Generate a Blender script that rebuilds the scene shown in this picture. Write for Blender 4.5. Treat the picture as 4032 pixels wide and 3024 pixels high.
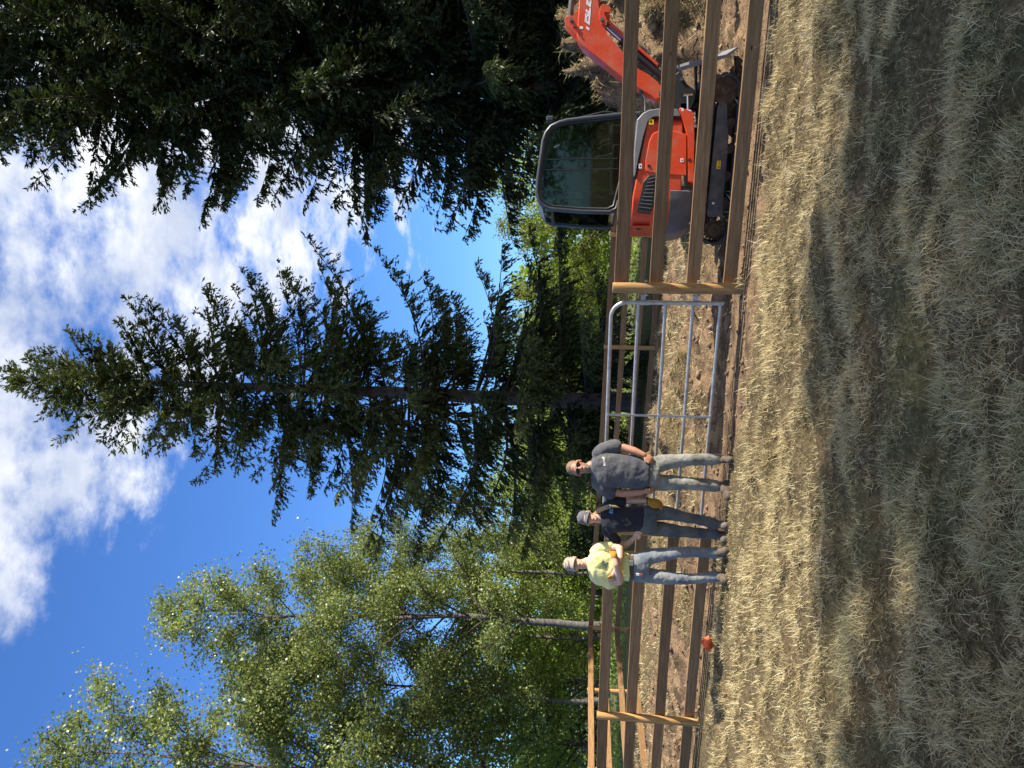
import bpy, bmesh, math, random
import numpy as np
from mathutils import Vector, Matrix

for o in list(bpy.data.objects):
    bpy.data.objects.remove(o, do_unlink=True)
scene = bpy.context.scene
COL = scene.collection
rad = math.radians

# ------------------------------------------------------------------ camera (phone held on its side: world up points to picture left)
CAM_H, FPX = 1.69, 3000.0
PITCH, ROLL = rad(5.24), rad(1.3)
cF = Vector((0, math.cos(PITCH), math.sin(PITCH)))
cR0 = Vector((1, 0, 0))
cU0 = Vector((0, -math.sin(PITCH), math.cos(PITCH)))
cR = cR0 * math.cos(ROLL) + cU0 * math.sin(ROLL)
cU = cU0 * math.cos(ROLL) - cR0 * math.sin(ROLL)
cam_data = bpy.data.cameras.new('camera')
cam = bpy.data.objects.new('camera', cam_data)
COL.objects.link(cam)
M = Matrix((-cU, cR, -cF)).transposed().to_4x4()
M.translation = Vector((0, 0, CAM_H))
cam.matrix_world = M
cam_data.sensor_fit = 'HORIZONTAL'
cam_data.sensor_width = 36.0
cam_data.lens = 36.0 * FPX / 4032.0
cam_data.clip_start = 0.05
cam_data.clip_end = 3000
scene.camera = cam

# ------------------------------------------------------------------ sun and sky
SUN_EL, SUN_AZ = rad(36), rad(-10)          # azimuth measured from +X towards +Y
sun_dir = Vector((math.cos(SUN_EL) * math.cos(SUN_AZ), math.cos(SUN_EL) * math.sin(SUN_AZ), math.sin(SUN_EL)))
sd = bpy.data.lights.new('sun', 'SUN')
sd.energy = 5.0
sd.angle = rad(0.53)
sd.color = (1.0, 0.93, 0.82)
sun = bpy.data.objects.new('sun', sd)
COL.objects.link(sun)
sun.rotation_euler = (-sun_dir).to_track_quat('-Z', 'Y').to_euler()
sun.location = (30, -4, 30)

world = bpy.data.worlds.new('World')
scene.world = world
world.use_nodes = True
wt = world.node_tree
wt.nodes.clear()


def wn(kind, **kw):
    n = wt.nodes.new(kind)
    for k, v in kw.items():
        setattr(n, k, v)
    return n


def wmath(op, a, b=None, c=None):
    n = wn('ShaderNodeMath', operation=op)
    for i, x in enumerate((a, b, c)):
        if x is None:
            continue
        if isinstance(x, (int, float)):
            n.inputs[i].default_value = x
        else:
            wt.links.new(x, n.inputs[i])
    return n.outputs[0]


def wrange(x, a, b, c=0.0, d=1.0):
    n = wn('ShaderNodeMapRange', interpolation_type='SMOOTHSTEP')
    wt.links.new(x, n.inputs[0])
    for i, q in enumerate((a, b, c, d)):
        n.inputs[i + 1].default_value = q
    return n.outputs[0]


sky = wn('ShaderNodeTexSky', sky_type='NISHITA', sun_disc=False)
sky.sun_elevation = SUN_EL
sky.sun_rotation = rad(90) - SUN_AZ
sky.altitude = 100
sky.air_density = 1.0
sky.dust_density = 0.5
sky.ozone_density = 2.2
tc = wn('ShaderNodeTexCoord')
sep = wn('ShaderNodeSeparateXYZ')
wt.links.new(tc.outputs['Generated'], sep.inputs[0])
dx, dy, dz = sep.outputs
den = wmath('ADD', wmath('MAXIMUM', dz, 0.0), 0.16)
comb = wn('ShaderNodeCombineXYZ')
wt.links.new(wmath('DIVIDE', dx, den), comb.inputs[0])
wt.links.new(wmath('DIVIDE', dy, den), comb.inputs[1])


def wnoise(scale, detail, rough, off):
    m = wn('ShaderNodeMapping')
    m.inputs['Location'].default_value = off
    wt.links.new(comb.outputs[0], m.inputs[0])
    n = wn('ShaderNodeTexNoise')
    wt.links.new(m.outputs[0], n.inputs['Vector'])
    n.inputs['Scale'].default_value = scale
    n.inputs['Detail'].default_value = detail
    n.inputs['Roughness'].default_value = rough
    return n.outputs[0]


bank = wmath('ADD', wmath('MULTIPLY', dx, 0.6), wmath('MULTIPLY', dz, 0.8))   # the cloud field lies overhead and to the sunny side
n1 = wnoise(2.6, 9, 0.58, (3.1, 1.7, 0))
n2 = wnoise(8.5, 9, 0.62, (0.4, 5.2, 0))
bk = wmath('MINIMUM', wmath('MULTIPLY', wmath('SUBTRACT', bank, 0.335), 1.5), 0.065)
val = wmath('ADD', wmath('ADD', wmath('MULTIPLY', n1, 0.56), wmath('MULTIPLY', n2, 0.44)), bk)
dens = wrange(val, 0.455, 0.62)
shade = wrange(wmath('ADD', wmath('MULTIPLY', wnoise(5.0, 7, 0.6, (7.0, 2.0, 0)), 0.7), wmath('MULTIPLY', val, 0.3)), 0.42, 0.62)
cm = wn('ShaderNodeMix', data_type='RGBA')
cm.inputs['A'].default_value = (6.0, 6.1, 6.3, 1)
cm.inputs['B'].default_value = (3.5, 3.9, 4.8, 1)
wt.links.new(shade, cm.inputs['Factor'])
mx = wn('ShaderNodeMix', data_type='RGBA')
wt.links.new(wmath('MULTIPLY', dens, 0.96), mx.inputs['Factor'])
tintn = wn('ShaderNodeMix', data_type='RGBA', blend_type='MULTIPLY')   # clear northern summer air: deeper blue than the model's
tintn.inputs['Factor'].default_value = 1.0
tintn.inputs['B'].default_value = (.50, .82, 1.30, 1)
wt.links.new(sky.outputs[0], tintn.inputs['A'])
wt.links.new(tintn.outputs['Result'], mx.inputs['A'])
wt.links.new(cm.outputs['Result'], mx.inputs['B'])
bg = wn('ShaderNodeBackground')
bg.inputs['Strength'].default_value = 0.092
wt.links.new(mx.outputs['Result'], bg.inputs[0])
wo = wn('ShaderNodeOutputWorld')
wt.links.new(bg.outputs[0], wo.inputs[0])

scene.view_settings.view_transform = 'Standard'
scene.view_settings.look = 'None'
scene.view_settings.gamma = 1.0
scene.view_settings.exposure = 1.06
scene.view_settings.use_curve_mapping = False
scene.render.engine = 'CYCLES'

# ------------------------------------------------------------------ helpers
C0 = Vector((0, 0, CAM_H))


def ray(tx, ty):
    """Direction through a photograph pixel (4032 x 3024, as stored on its side)."""
    return cF * FPX + cR * (3024 - ty - 1512) - cU * (tx - 2016)


def gnd(tx, ty, z=0.0):
    d = ray(tx, ty)
    return C0 + d * ((z - CAM_H) / d.z)


def at(tx, ty, Y):
    d = ray(tx, ty)
    return C0 + d * (Y / d.y)


def tag(o, label=None, cat=None, group=None, kind=None):
    if label: o['label'] = label
    if cat: o['category'] = cat
    if group: o['group'] = group
    if kind: o['kind'] = kind
    return o


def empty(name, loc=(0, 0, 0), rz=0.0):
    o = bpy.data.objects.new(name, None)
    o.empty_display_size = 0.1
    COL.objects.link(o)
    o.location = loc
    o.rotation_euler = (0, 0, rz)
    return o


def link(name, me, mat=None, parent=None):
    if mat is not None:
        me.materials.clear()
        me.materials.append(mat)
    o = bpy.data.objects.new(name, me)
    COL.objects.link(o)
    if parent is not None:
        o.parent = parent
    return o


def np_mesh(name, V, F, attrs=None, smooth=False):
    """V (n,3), F (m,k) of one k."""
    V = np.ascontiguousarray(V, dtype=np.float32)
    F = np.ascontiguousarray(F, dtype=np.int32)
    me = bpy.data.meshes.new(name)
    me.vertices.add(len(V))
    me.vertices.foreach_set('co', V.ravel())
    m, k = F.shape
    me.loops.add(m * k)
    me.loops.foreach_set('vertex_index', F.ravel())
    me.polygons.add(m)
    me.polygons.foreach_set('loop_start', np.arange(0, m * k, k, dtype=np.int32))
    if smooth:
        me.polygons.foreach_set('use_smooth', np.ones(m, dtype=bool))
    me.update(calc_edges=True)
    for an, av in (attrs or {}).items():
        av = np.asarray(av, dtype=np.float32)
        if av.ndim == 1:
            a = me.attributes.new(an, 'FLOAT', 'POINT')
            a.data.foreach_set('value', av)
        else:
            a = me.attributes.new(an, 'FLOAT_COLOR', 'POINT')
            c = np.ones((len(V), 4), dtype=np.float32)
            c[:, :3] = av
            a.data.foreach_set('color', c.ravel())
    return me


class MB:
    """Collects shapes, then links them as one mesh."""

    def __init__(self):
        self.v, self.f = [], []

    def add(self, vs, fs):
        b = len(self.v)
        self.v += [tuple(p) for p in vs]
        self.f += [tuple(b + i for i in q) for q in fs]
        return self

    def box(self, c, s, rot=None, bev=0.0):
        if bev:
            x, y, z = s[0] / 2, s[1] / 2, s[2] / 2
            b = min(bev, x * .9, y * .9, z * .9)
            vs = []
            for sx in (-1, 1):
                for sy in (-1, 1):
                    for sz in (-1, 1):
                        vs += [(sx * (x - b), sy * (y - b), sz * z), (sx * (x - b), sy * y, sz * (z - b)), (sx * x, sy * (y - b), sz * (z - b))]
            bm = bmesh.new()
            bv = [bm.verts.new(p) for p in vs]
            bmesh.ops.convex_hull(bm, input=bv)
            bm.verts.ensure_lookup_table()
            bm.verts.index_update()
            V = [p.co.copy() for p in bm.verts]
            Fs = [[q.index for q in f.verts] for f in bm.faces]
            bm.free()
        else:
            V = [Vector((sx * s[0] / 2, sy * s[1] / 2, sz * s[2] / 2)) for sx in (-1, 1) for sy in (-1, 1) for sz in (-1, 1)]
            Fs = [(0, 1, 3, 2), (4, 6, 7, 5), (0, 4, 5, 1), (2, 3, 7, 6), (0, 2, 6, 4), (1, 5, 7, 3)]
        if rot is not None:
            V = [rot @ p for p in V]
        return self.add([p + Vector(c) for p in V], Fs)

    def tube(self, pts, rs, n=8, caps=True, squash=None):
        pts = [Vector(p) for p in pts]
        if not hasattr(rs, '__len__'):
            rs = [rs] * len(pts)
        vs = []
        t0 = (pts[1] - pts[0]).normalized()
        up = Vector((0, 0, 1)) if abs(t0.z) < .9 else Vector((1, 0, 0))
        a = t0.cross(up).normalized()
        for i, p in enumerate(pts):
            t = (pts[min(i + 1, len(pts) - 1)] - pts[max(i - 1, 0)]).normalized()
            a = (a - t * a.dot(t)).normalized()
            b = t.cross(a)
            for k in range(n):
                th = 2 * math.pi * k / n
                vs.append(p + (a * math.cos(th) + b * math.sin(th)) * rs[i])
        fs = []
        for i in range(len(pts) - 1):
            for k in range(n):
                fs.append((i * n + k, i * n + (k + 1) % n, (i + 1) * n + (k + 1) % n, (i + 1) * n + k))
        if caps:
            fs.append(tuple(range(n - 1, -1, -1)))
            fs.append(tuple((len(pts) - 1) * n + k for k in range(n)))
        return self.add(vs, fs)

    def prism(self, poly, axis, a, b, bev=0.0):
        """poly: 2D outline; extruded along axis ('x','y','z') from a to b."""
        def pt(p, t):
            return {'x': (t, p[0], p[1]), 'y': (p[0], t, p[1]), 'z': (p[0], p[1], t)}[axis]
        n = len(poly)
        if bev:
            cx = sum(p[0] for p in poly) / n
            cy = sum(p[1] for p in poly) / n
            def shrink(p):
                d = math.hypot(p[0] - cx, p[1] - cy) or 1
                k = max(0, 1 - bev / d)
                return (cx + (p[0] - cx) * k, cy + (p[1] - cy) * k)
            s = 1 if b > a else -1
            rings = [([shrink(p) for p in poly], a), (poly, a + s * bev), (poly, b - s * bev), ([shrink(p) for p in poly], b)]
        else:
            rings = [(poly, a), (poly, b)]
        vs = [pt(p, t) for ring, t in rings for p in ring]
        fs = []
        for r in range(len(rings) - 1):
            for i in range(n):
                j = (i + 1) % n
                fs.append((r * n + i, r * n + j, (r + 1) * n + j, (r + 1) * n + i))
        fs.append(tuple(range(n - 1, -1, -1)))
        fs.append(tuple((len(rings) - 1) * n + i for i in range(n)))
        return self.add(vs, fs)

    def ball(self, c, r, n=12, m=8, rot=None):
        if not hasattr(r, '__len__'):
            r = (r, r, r)
        vs = []
        for i in range(1, m):
            ph = math.pi * i / m
            for k in range(n):
                th = 2 * math.pi * k / n
                vs.append(Vector((r[0] * math.sin(ph) * math.cos(th), r[1] * math.sin(ph) * math.sin(th), r[2] * math.cos(ph))))
        vs += [Vector((0, 0, r[2])), Vector((0, 0, -r[2]))]
        T, B = len(vs) - 2, len(vs) - 1
        fs = []
        for i in range(m - 2):
            for k in range(n):
                fs.append((i * n + k, (i + 1) * n + k, (i + 1) * n + (k + 1) % n, i * n + (k + 1) % n))
        for k in range(n):
            fs.append((T, k, (k + 1) % n))
            fs.append((B, (m - 2) * n + (k + 1) % n, (m - 2) * n + k))
        if rot is not None:
            vs = [rot @ p for p in vs]
        return self.add([p + Vector(c) for p in vs], fs)

    def loft(self, rings):
        """rings: lists of the same number of points, closed; capped ends."""
        n = len(rings[0])
        vs = [p for r in rings for p in r]
        fs = []
        for i in range(len(rings) - 1):
            for k in range(n):
                fs.append((i * n + k, i * n + (k + 1) % n, (i + 1) * n + (k + 1) % n, (i + 1) * n + k))
        fs.append(tuple(range(n - 1, -1, -1)))
        fs.append(tuple((len(rings) - 1) * n + k for k in range(n)))
        return self.add(vs, fs)

    def mesh(self, name, smooth=False, off=None):
        me = bpy.data.meshes.new(name)
        V = self.v if off is None else [tuple(Vector(p) - Vector(off)) for p in self.v]
        me.from_pydata(V, [], self.f)
        me.update()
        bm = bmesh.new()
        bm.from_mesh(me)
        bmesh.ops.recalc_face_normals(bm, faces=bm.faces)
        bm.to_mesh(me)
        bm.free()
        if smooth:
            for p in me.polygons:
                p.use_smooth = True
            if smooth is not True:
                me.set_sharp_from_angle(angle=rad(smooth))
        return me

    def build(self, name, mat, parent=None, smooth=False, off=None):
        return link(name, self.mesh(name, smooth, off), mat, parent)


# numpy value noise
class Noise2:
    def __init__(self, seed, n=256):
        self.n = n
        self.t = np.random.default_rng(seed).random((n, n))

    def __call__(self, x, y):
        x = np.asarray(x, float); y = np.asarray(y, float)
        xi = np.floor(x).astype(int); yi = np.floor(y).astype(int)
        fx = x - xi; fy = y - yi
        fx = fx * fx * (3 - 2 * fx); fy = fy * fy * (3 - 2 * fy)
        n = self.n
        a = self.t[xi % n, yi % n]; b = self.t[(xi + 1) % n, yi % n]
        c = self.t[xi % n, (yi + 1) % n]; d = self.t[(xi + 1) % n, (yi + 1) % n]
        return (a * (1 - fx) + b * fx) * (1 - fy) + (c * (1 - fx) + d * fx) * fy

    def fbm(self, x, y, o=4, rough=.5):
        s, a, w = 0, 1, 0
        for i in range(o):
            s = s + a * self(x * 2 ** i + 17.3 * i, y * 2 ** i + 9.1 * i)
            w += a
            a *= rough
        return s / w


def sst(x, a, b):
    t = np.clip((x - a) / (b - a), 0, 1)
    return t * t * (3 - 2 * t)


# ------------------------------------------------------------------ materials
def new_mat(name):
    m = bpy.data.materials.new(name)
    m.use_nodes = True
    nt = m.node_tree
    return m, nt, nt.nodes['Principled BSDF']


def N(nt, kind, **kw):
    n = nt.nodes.new(kind)
    for k, v in kw.items():
        setattr(n, k, v)
    return n


def ramp(nt, fac, stops):
    n = N(nt, 'ShaderNodeValToRGB')
    e = n.color_ramp.elements
    while len(e) < len(stops):
        e.new(0.5)
    for el, (p, c) in zip(e, stops):
        el.position = p
        el.color = (*c, 1)
    nt.links.new(fac, n.inputs[0])
    return n.outputs[0]


def noise_tex(nt, scale, detail=4, rough=.55, vec=None, stretch=None, coord='Object'):
    t = N(nt, 'ShaderNodeTexCoord')
    src = t.outputs[coord]
    if vec is not None:
        src = vec
    if stretch:
        mp = N(nt, 'ShaderNodeMapping')
        mp.inputs['Scale'].default_value = stretch
        nt.links.new(src, mp.inputs[0])
        src = mp.outputs[0]
    n = N(nt, 'ShaderNodeTexNoise')
    n.inputs['Scale'].default_value = scale
    n.inputs['Detail'].default_value = detail
    n.inputs['Roughness'].default_value = rough
    nt.links.new(src, n.inputs['Vector'])
    return n.outputs[0]


def bump(nt, bs, h, strength=.3, dist=.01):
    b = N(nt, 'ShaderNodeBump')
    b.inputs['Strength'].default_value = strength
    b.inputs['Distance'].default_value = dist
    nt.links.new(h, b.inputs['Height'])
    nt.links.new(b.outputs[0], bs.inputs['Normal'])


def simple(name, col, rough=.6, metal=0.0, var=.25, scale=8.0, bmp=0.0, coat=0.0, stretch=None, spec=None):
    """Base colour broken up by noise, optional relief."""
    m, nt, bs = new_mat(name)
    n = noise_tex(nt, scale, 5, .6, stretch=stretch)
    lo = tuple(c * (1 - var) for c in col); hi = tuple(min(1, c * (1 + var)) for c in col)
    nt.links.new(ramp(nt, n, [(.3, lo), (.7, hi)]), bs.inputs['Base Color'])
    bs.inputs['Roughness'].default_value = rough
    bs.inputs['Metallic'].default_value = metal
    if coat: bs.inputs['Coat Weight'].default_value = coat
    if spec is not None: bs.inputs['Specular IOR Level'].default_value = spec
    if bmp: bump(nt, bs, n, bmp)
    return m


def wood_mat(name, dark, mid, light, stretch=(1.2, 22, 22)):
    m, nt, bs = new_mat(name)
    oi = N(nt, 'ShaderNodeObjectInfo')
    t = N(nt, 'ShaderNodeTexCoord')
    add = N(nt, 'ShaderNodeVectorMath', operation='ADD')
    mul = N(nt, 'ShaderNodeVectorMath', operation='SCALE')
    mul.inputs['Scale'].default_value = 13.0
    cb = N(nt, 'ShaderNodeCombineXYZ')
    for i in range(3):
        nt.links.new(oi.outputs['Random'], cb.inputs[i])
    nt.links.new(cb.outputs[0], mul.inputs[0])
    nt.links.new(t.outputs['Object'], add.inputs[0])
    nt.links.new(mul.outputs[0], add.inputs[1])
    g = noise_tex(nt, 2.0, 8, .65, vec=add.outputs[0], stretch=stretch)
    col = ramp(nt, g, [(.25, dark), (.5, mid), (.75, light)])
    hs = N(nt, 'ShaderNodeHueSaturation')
    mr = N(nt, 'ShaderNodeMapRange')
    nt.links.new(oi.outputs['Random'], mr.inputs[0])
    mr.inputs[3].default_value = .8
    mr.inputs[4].default_value = 1.2
    nt.links.new(mr.outputs[0], hs.inputs['Value'])
    nt.links.new(col, hs.inputs['Color'])
    # knots
    vo = N(nt, 'ShaderNodeTexVoronoi')
    vo.inputs['Scale'].default_value = 1.0
    mp = N(nt, 'ShaderNodeMapping')
    mp.inputs['Scale'].default_value = (2.2, 6, 6)
    nt.links.new(add.outputs[0], mp.inputs[0])
    nt.links.new(mp.outputs[0], vo.inputs['Vector'])
    k = ramp(nt, vo.outputs['Distance'], [(.035, (1, 1, 1)), (.075, (0, 0, 0))])
    mx = N(nt, 'ShaderNodeMix', data_type='RGBA')
    nt.links.new(k, mx.inputs['Factor'])
    nt.links.new(hs.outputs[0], mx.inputs['A'])
    mx.inputs['B'].default_value = (*[c * .35 for c in dark], 1)
    nt.links.new(mx.outputs['Result'], bs.inputs['Base Color'])
    bs.inputs['Roughness'].default_value = .75
    bs.inputs['Specular IOR Level'].default_value = .25
    bump(nt, bs, g, .25, .004)
    return m


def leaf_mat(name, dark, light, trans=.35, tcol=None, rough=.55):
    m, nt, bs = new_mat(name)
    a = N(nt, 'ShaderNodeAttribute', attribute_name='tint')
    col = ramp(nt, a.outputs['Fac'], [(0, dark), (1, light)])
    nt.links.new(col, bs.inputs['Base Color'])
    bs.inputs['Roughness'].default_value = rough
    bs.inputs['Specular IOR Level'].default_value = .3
    tr = N(nt, 'ShaderNodeBsdfTranslucent')
    if tcol:
        mc = N(nt, 'ShaderNodeMix', data_type='RGBA', blend_type='MULTIPLY')
        mc.inputs['Factor'].default_value = 1
        nt.links.new(col, mc.inputs['A'])
        mc.inputs['B'].default_value = (*tcol, 1)
        nt.links.new(mc.outputs['Result'], tr.inputs[0])
    else:
        nt.links.new(col, tr.inputs[0])
    mx = N(nt, 'ShaderNodeMixShader')
    mx.inputs[0].default_value = trans
    nt.links.new(bs.outputs[0], mx.inputs[1])
    nt.links.new(tr.outputs[0], mx.inputs[2])
    nt.links.new(mx.outputs[0], nt.nodes['Material Output'].inputs[0])
    return m


WOOD = wood_mat('cedar_board', (.13, .066, .028), (.245, .138, .062), (.36, .225, .11))
POST = wood_mat('peeled_post', (.24, .12, .04), (.42, .235, .085), (.56, .36, .16), stretch=(18, 18, 1.6))
BARK = simple('bark', (.135, .11, .10), .9, var=.55, scale=9, bmp=.9, stretch=(1, 1, .35))
TWIG = simple('twig_bark', (.07, .05, .04), .9, var=.4, scale=6)
PALE_BARK = simple('pale_bark', (.10, .09, .08), .85, var=.6, scale=5, bmp=.5, stretch=(1, 1, 2.5))
NEEDLE_SHADED = leaf_mat('shaded_spruce_needles', (.008, .017, .007), (.075, .10, .03), .16, (1.2, 1.3, .5))  # darker copy of the needles: shade on the right-hand spruces put into the colour
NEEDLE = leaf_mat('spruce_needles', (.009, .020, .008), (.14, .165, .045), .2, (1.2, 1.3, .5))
LEAF = leaf_mat('alder_leaves', (.075, .105, .035), (.32, .36, .125), .34, (1.3, 1.35, .5), .36)
LEAF2 = leaf_mat('bush_leaves', (.09, .145, .035), (.40, .48, .13), .45, (1.3, 1.4, .45), .45)
LEAF3 = leaf_mat('maple_leaves', (.09, .12, .03), (.27, .31, .08), .45, (1.35, 1.3, .4), .45)
FIR = leaf_mat('far_fir_needles', (.04, .07, .045), (.11, .16, .10), .2)
GALV = simple('galvanised_steel', (.47, .46, .44), .48, .65, var=.25, scale=14, bmp=.1)
RUSTY = simple('bolt_steel', (.3, .29, .28), .5, 1.0, var=.3)
# ------------------------------------------------------------------ ground
nz = Noise2(5); nz2 = Noise2(11)
FA = Vector((1.078, 8.387, 0)); FB = Vector((-4.592, 10.664, 0))
fdir = (FA - FB).normalized()                   # along the near fence, towards the right
fnor = Vector((-fdir.y, fdir.x, 0))             # away from the camera
FANG = math.atan2(fdir.y, fdir.x)


def fence_side(x, y):
    """Signed distance behind the near fence line."""
    return (x - FA.x) * fnor.x + (y - FA.y) * fnor.y


MOUNDS = [  # x, y, rx, ry, height: heaps of turf and soil thrown up by the digger
    (4.6, 12.2, 1.0, 1.0, .85), (5.9, 12.0, 1.1, .9, 1.05), (7.3, 12.4, 1.3, 1.0, 1.0), (5.2, 10.9, .7, .5, .5), (6.6, 10.6, .8, .6, .55), (3.6, 12.6, .8, .8, .6), (9.2, 12.4, 1.6, 1.2, .9),
    (-.75, 14.6, .5, .35, .42), (-.45, 15.1, .35, .3, .26), (-1.5, 11.9, .7, .4, .34), (.3, 12.7, .6, .22, .18), (-.2, 10.9, 1.2, .2, .14), (-3.3, 12.4, 1.0, .3, .18), (1.5, 11.4, .5, .25, .2), (-4.6, 13.3, .8, .3, .18), (-2.6, 11.2, .6, .2, .14),
    (1.7, 15.5, .9, .3, .2), (-3.0, 15.8, 1.1, .35, .2),
]
PITS = [  # holes and hollows in the turf
    (.93, 7.3, .13, .12, .16), (-.35, 5.9, .30, .10, .13), (-1.3, 5.55, .45, .09, .11), (.25, 4.05, .42, .09, .10), (-.2, 3.85, .35, .08, .09), (-2.0, 5.7, .28, .09, .11), (1.6, 5.9, .35, .10, .09),
    (-.9, 5.5, .18, .08, .11), (2.0, 6.6, .28, .08, .08), (.6, 6.4, .28, .09, .09), (1.2, 4.4, .25, .12, .10), (-2.6, 5.45, .2, .07, .09), (1.9, 4.9, .3, .08, .09), (-.5, 7.0, .25, .08, .07), (.35, 5.2, .25, .10, .12),
    (-.3, 11.6, 1.6, .28, .16), (-.7, 13.8, .9, .3, .18), (1.2, 13.2, .5, .25, .15), (2.2, 10.6, 1.5, .2, .08), (4.8, 9.3, 1.2, .3, .1),
]


def G(x, y):
    x = np.asarray(x, float); y = np.asarray(y, float)
    s = fence_side(x, y)
    near = sst(y, 26, 20)
    z = (nz.fbm(x * .55, y * .55, 3) - .5) * .10 * sst(np.abs(s), .2, 2.5)
    z = z + (nz2.fbm(x * 1.7, y * 2.6, 3) - .5) * (.17 * sst(-s, .25, .9) + .26 * sst(s, .5, 1.3)) * near
    z = z + .045 * (sst(nz2.fbm(x * 3.4 + 21, y * 4.4 + 4, 4, .62), .36, .62) - .5) * sst(-s, .2, .6) * near
    z = z + (nz.fbm(x * 4.5 + 40, y * 5.5, 3, .6) - .5) * (.06 * sst(-s, .2, .6) + .15 * sst(s, .3, 1.2)) * near
    z = z - .028 * np.clip(x + 7, 0, 22) * sst(y, 11, 19)
    tread = 1 - .85 * np.exp(-((x + 1.5) / 1.5) ** 2 - ((y - 8.45) / .75) ** 2)     # trodden flat where the people stand
    z = z * tread
    clump = .15 + 1.75 * nz2.fbm(x * 2.2 + 3, y * 2.2 + 8, 4, .66)
    for (mx, my, rx, ry, h) in MOUNDS:
        z = z + h * np.exp(-((x - mx) / rx) ** 2 - ((y - my) / ry) ** 2) * clump
    for (mx, my, rx, ry, h) in PITS:
        z = z - h * np.exp(-((x - mx) / rx) ** 2 - ((y - my) / ry) ** 2)
    return z


def gz(x, y):
    return float(G(np.array([x]), np.array([y]))[0])


def dirt_mask(x, y):
    x = np.asarray(x, float); y = np.asarray(y, float)
    s = fence_side(x, y)
    w = (nz.fbm(x * 1.1 + 7, y * 1.1 + 3, 4, .6) - .5)
    ext = np.interp(x, [-5, -2.4, -1.0, .2, 1.2, 2.2, 3.6], [.10, .18, .45, .80, .75, .5, .15])   # how far the bare strip reaches in front of the fence
    d = sst(s + w * .9 + ext, -.12, .12) * (1 - sst(s + w * 1.6, .9, 1.7))          # bare strip under the new fence
    d = np.maximum(d, sst(s, .5, 1.2) * sst(y, 24, 19) * sst(nz2.fbm(x * .9, y * 1.5 + 20, 4, .6), .43, .50) * .9)
    left = sst(x, -1.5, -3.0) * sst(s, .3, .8) * sst(s, 5.5, 3.0)
    d = np.maximum(d, left * sst(nz2.fbm(x * 1.3 + 5, y * 2.2, 4, .6), .42, .5))
    right = sst(x, 2.0, 3.0) * sst(s, .1, .5) * sst(s, 3.6, 2.8)
    d = np.maximum(d, right * sst(nz2.fbm(x * 1.3 + 50, y * 2.2, 4, .6), .38, .48))
    for (mx, my, rx, ry, h) in MOUNDS:
        q = np.exp(-((x - mx) / rx) ** 2 - ((y - my) / ry) ** 2)
        d = np.maximum(d, q * sst(nz.fbm(x * 3.2 + 60, y * 3.2, 4, .65), .53, .60))
    for (mx, my, rx, ry, h) in PITS:
        q = np.exp(-((x - mx) / rx) ** 2 - ((y - my) / ry) ** 2)
        d = np.maximum(d, .55 * sst(q, .5, .95))
    fg = sst(s, -.4, -.8)
    d = np.maximum(d, fg * sst(nz2.fbm(x * 3.1 + 90, y * 3.1, 4, .6), .67, .73) * .5)
    return np.clip(d, 0, 1)


def green_mask(x, y):
    g = sst(nz.fbm(x * 1.6 + 33, y * 1.6 + 12, 4, .7), .44, .66) * (.2 + .5 * sst(y, 6.4, 4.2))
    return np.clip(np.maximum(g * sst(y, 14, 9), sst(y + (x + 7) * .33, 22.6, 23.4)), 0, 1)


def axis_pts(lo, a, b, hi, step):
    mid = np.arange(a, b + 1e-6, step)
    def out(start, end, sgn):
        r, p, s = [], start, step
        while abs(end - p) > s:
            s *= 1.22
            p += sgn * s
            r.append(p)
        r.append(end)
        return r
    L = out(a, lo, -1)[::-1]; Rr = out(b, hi, 1)
    return np.array(L + list(mid) + Rr)


gx = axis_pts(-900, -8.0, 9.5, 900, .072)
gy = axis_pts(-300, 2.3, 18.0, 1500, .066)
GX, GY = np.meshgrid(gx, gy, indexing='ij')
fade = sst(np.maximum(np.abs(GX) - 40, GY - 60), 40, 0)
GZ = G(np.clip(GX, -60, 60), np.clip(GY, -20, 90)) * fade
nxg, nyg = GX.shape
ii = np.arange(nxg * nyg).reshape(nxg, nyg)
GF = np.stack([ii[:-1, :-1], ii[1:, :-1], ii[1:, 1:], ii[:-1, 1:]], -1).reshape(-1, 4)
GV = np.stack([GX, GY, GZ], -1).reshape(-1, 3)
gme = np_mesh('ground', GV, GF, {'dirt': dirt_mask(GX, GY).ravel(), 'green': green_mask(GX, GY).ravel()}, smooth=True)

gm, nt, bs = new_mat('meadow_soil')
ad = N(nt, 'ShaderNodeAttribute', attribute_name='dirt').outputs['Fac']
ag = N(nt, 'ShaderNodeAttribute', attribute_name='green').outputs['Fac']
n_f = noise_tex(nt, 26, 8, .7)
n_c = noise_tex(nt, 3.0, 5, .6)
straw = ramp(nt, n_f, [(.28, (.045, .035, .018)), (.5, (.14, .105, .055)), (.72, (.30, .235, .13))])
grass = ramp(nt, n_f, [(.3, (.055, .065, .025)), (.7, (.21, .22, .10))])
soil_a = ramp(nt, n_f, [(.25, (.13, .078, .042)), (.5, (.31, .205, .115)), (.75, (.46, .33, .205))])
soil_b = ramp(nt, n_f, [(.3, (.05, .032, .02)), (.5, (.125, .082, .05)), (.75, (.25, .17, .105))])
mso = N(nt, 'ShaderNodeMix', data_type='RGBA')
nt.links.new(ramp(nt, n_c, [(.42, (0, 0, 0)), (.58, (1, 1, 1))]), mso.inputs['Factor']); nt.links.new(soil_a, mso.inputs['A']); nt.links.new(soil_b, mso.inputs['B'])
soil = mso.outputs['Result']
m1 = N(nt, 'ShaderNodeMix', data_type='RGBA')
agm = N(nt, 'ShaderNodeMath', operation='POWER'); nt.links.new(ag, agm.inputs[0]); agm.inputs[1].default_value = 2.2
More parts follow.
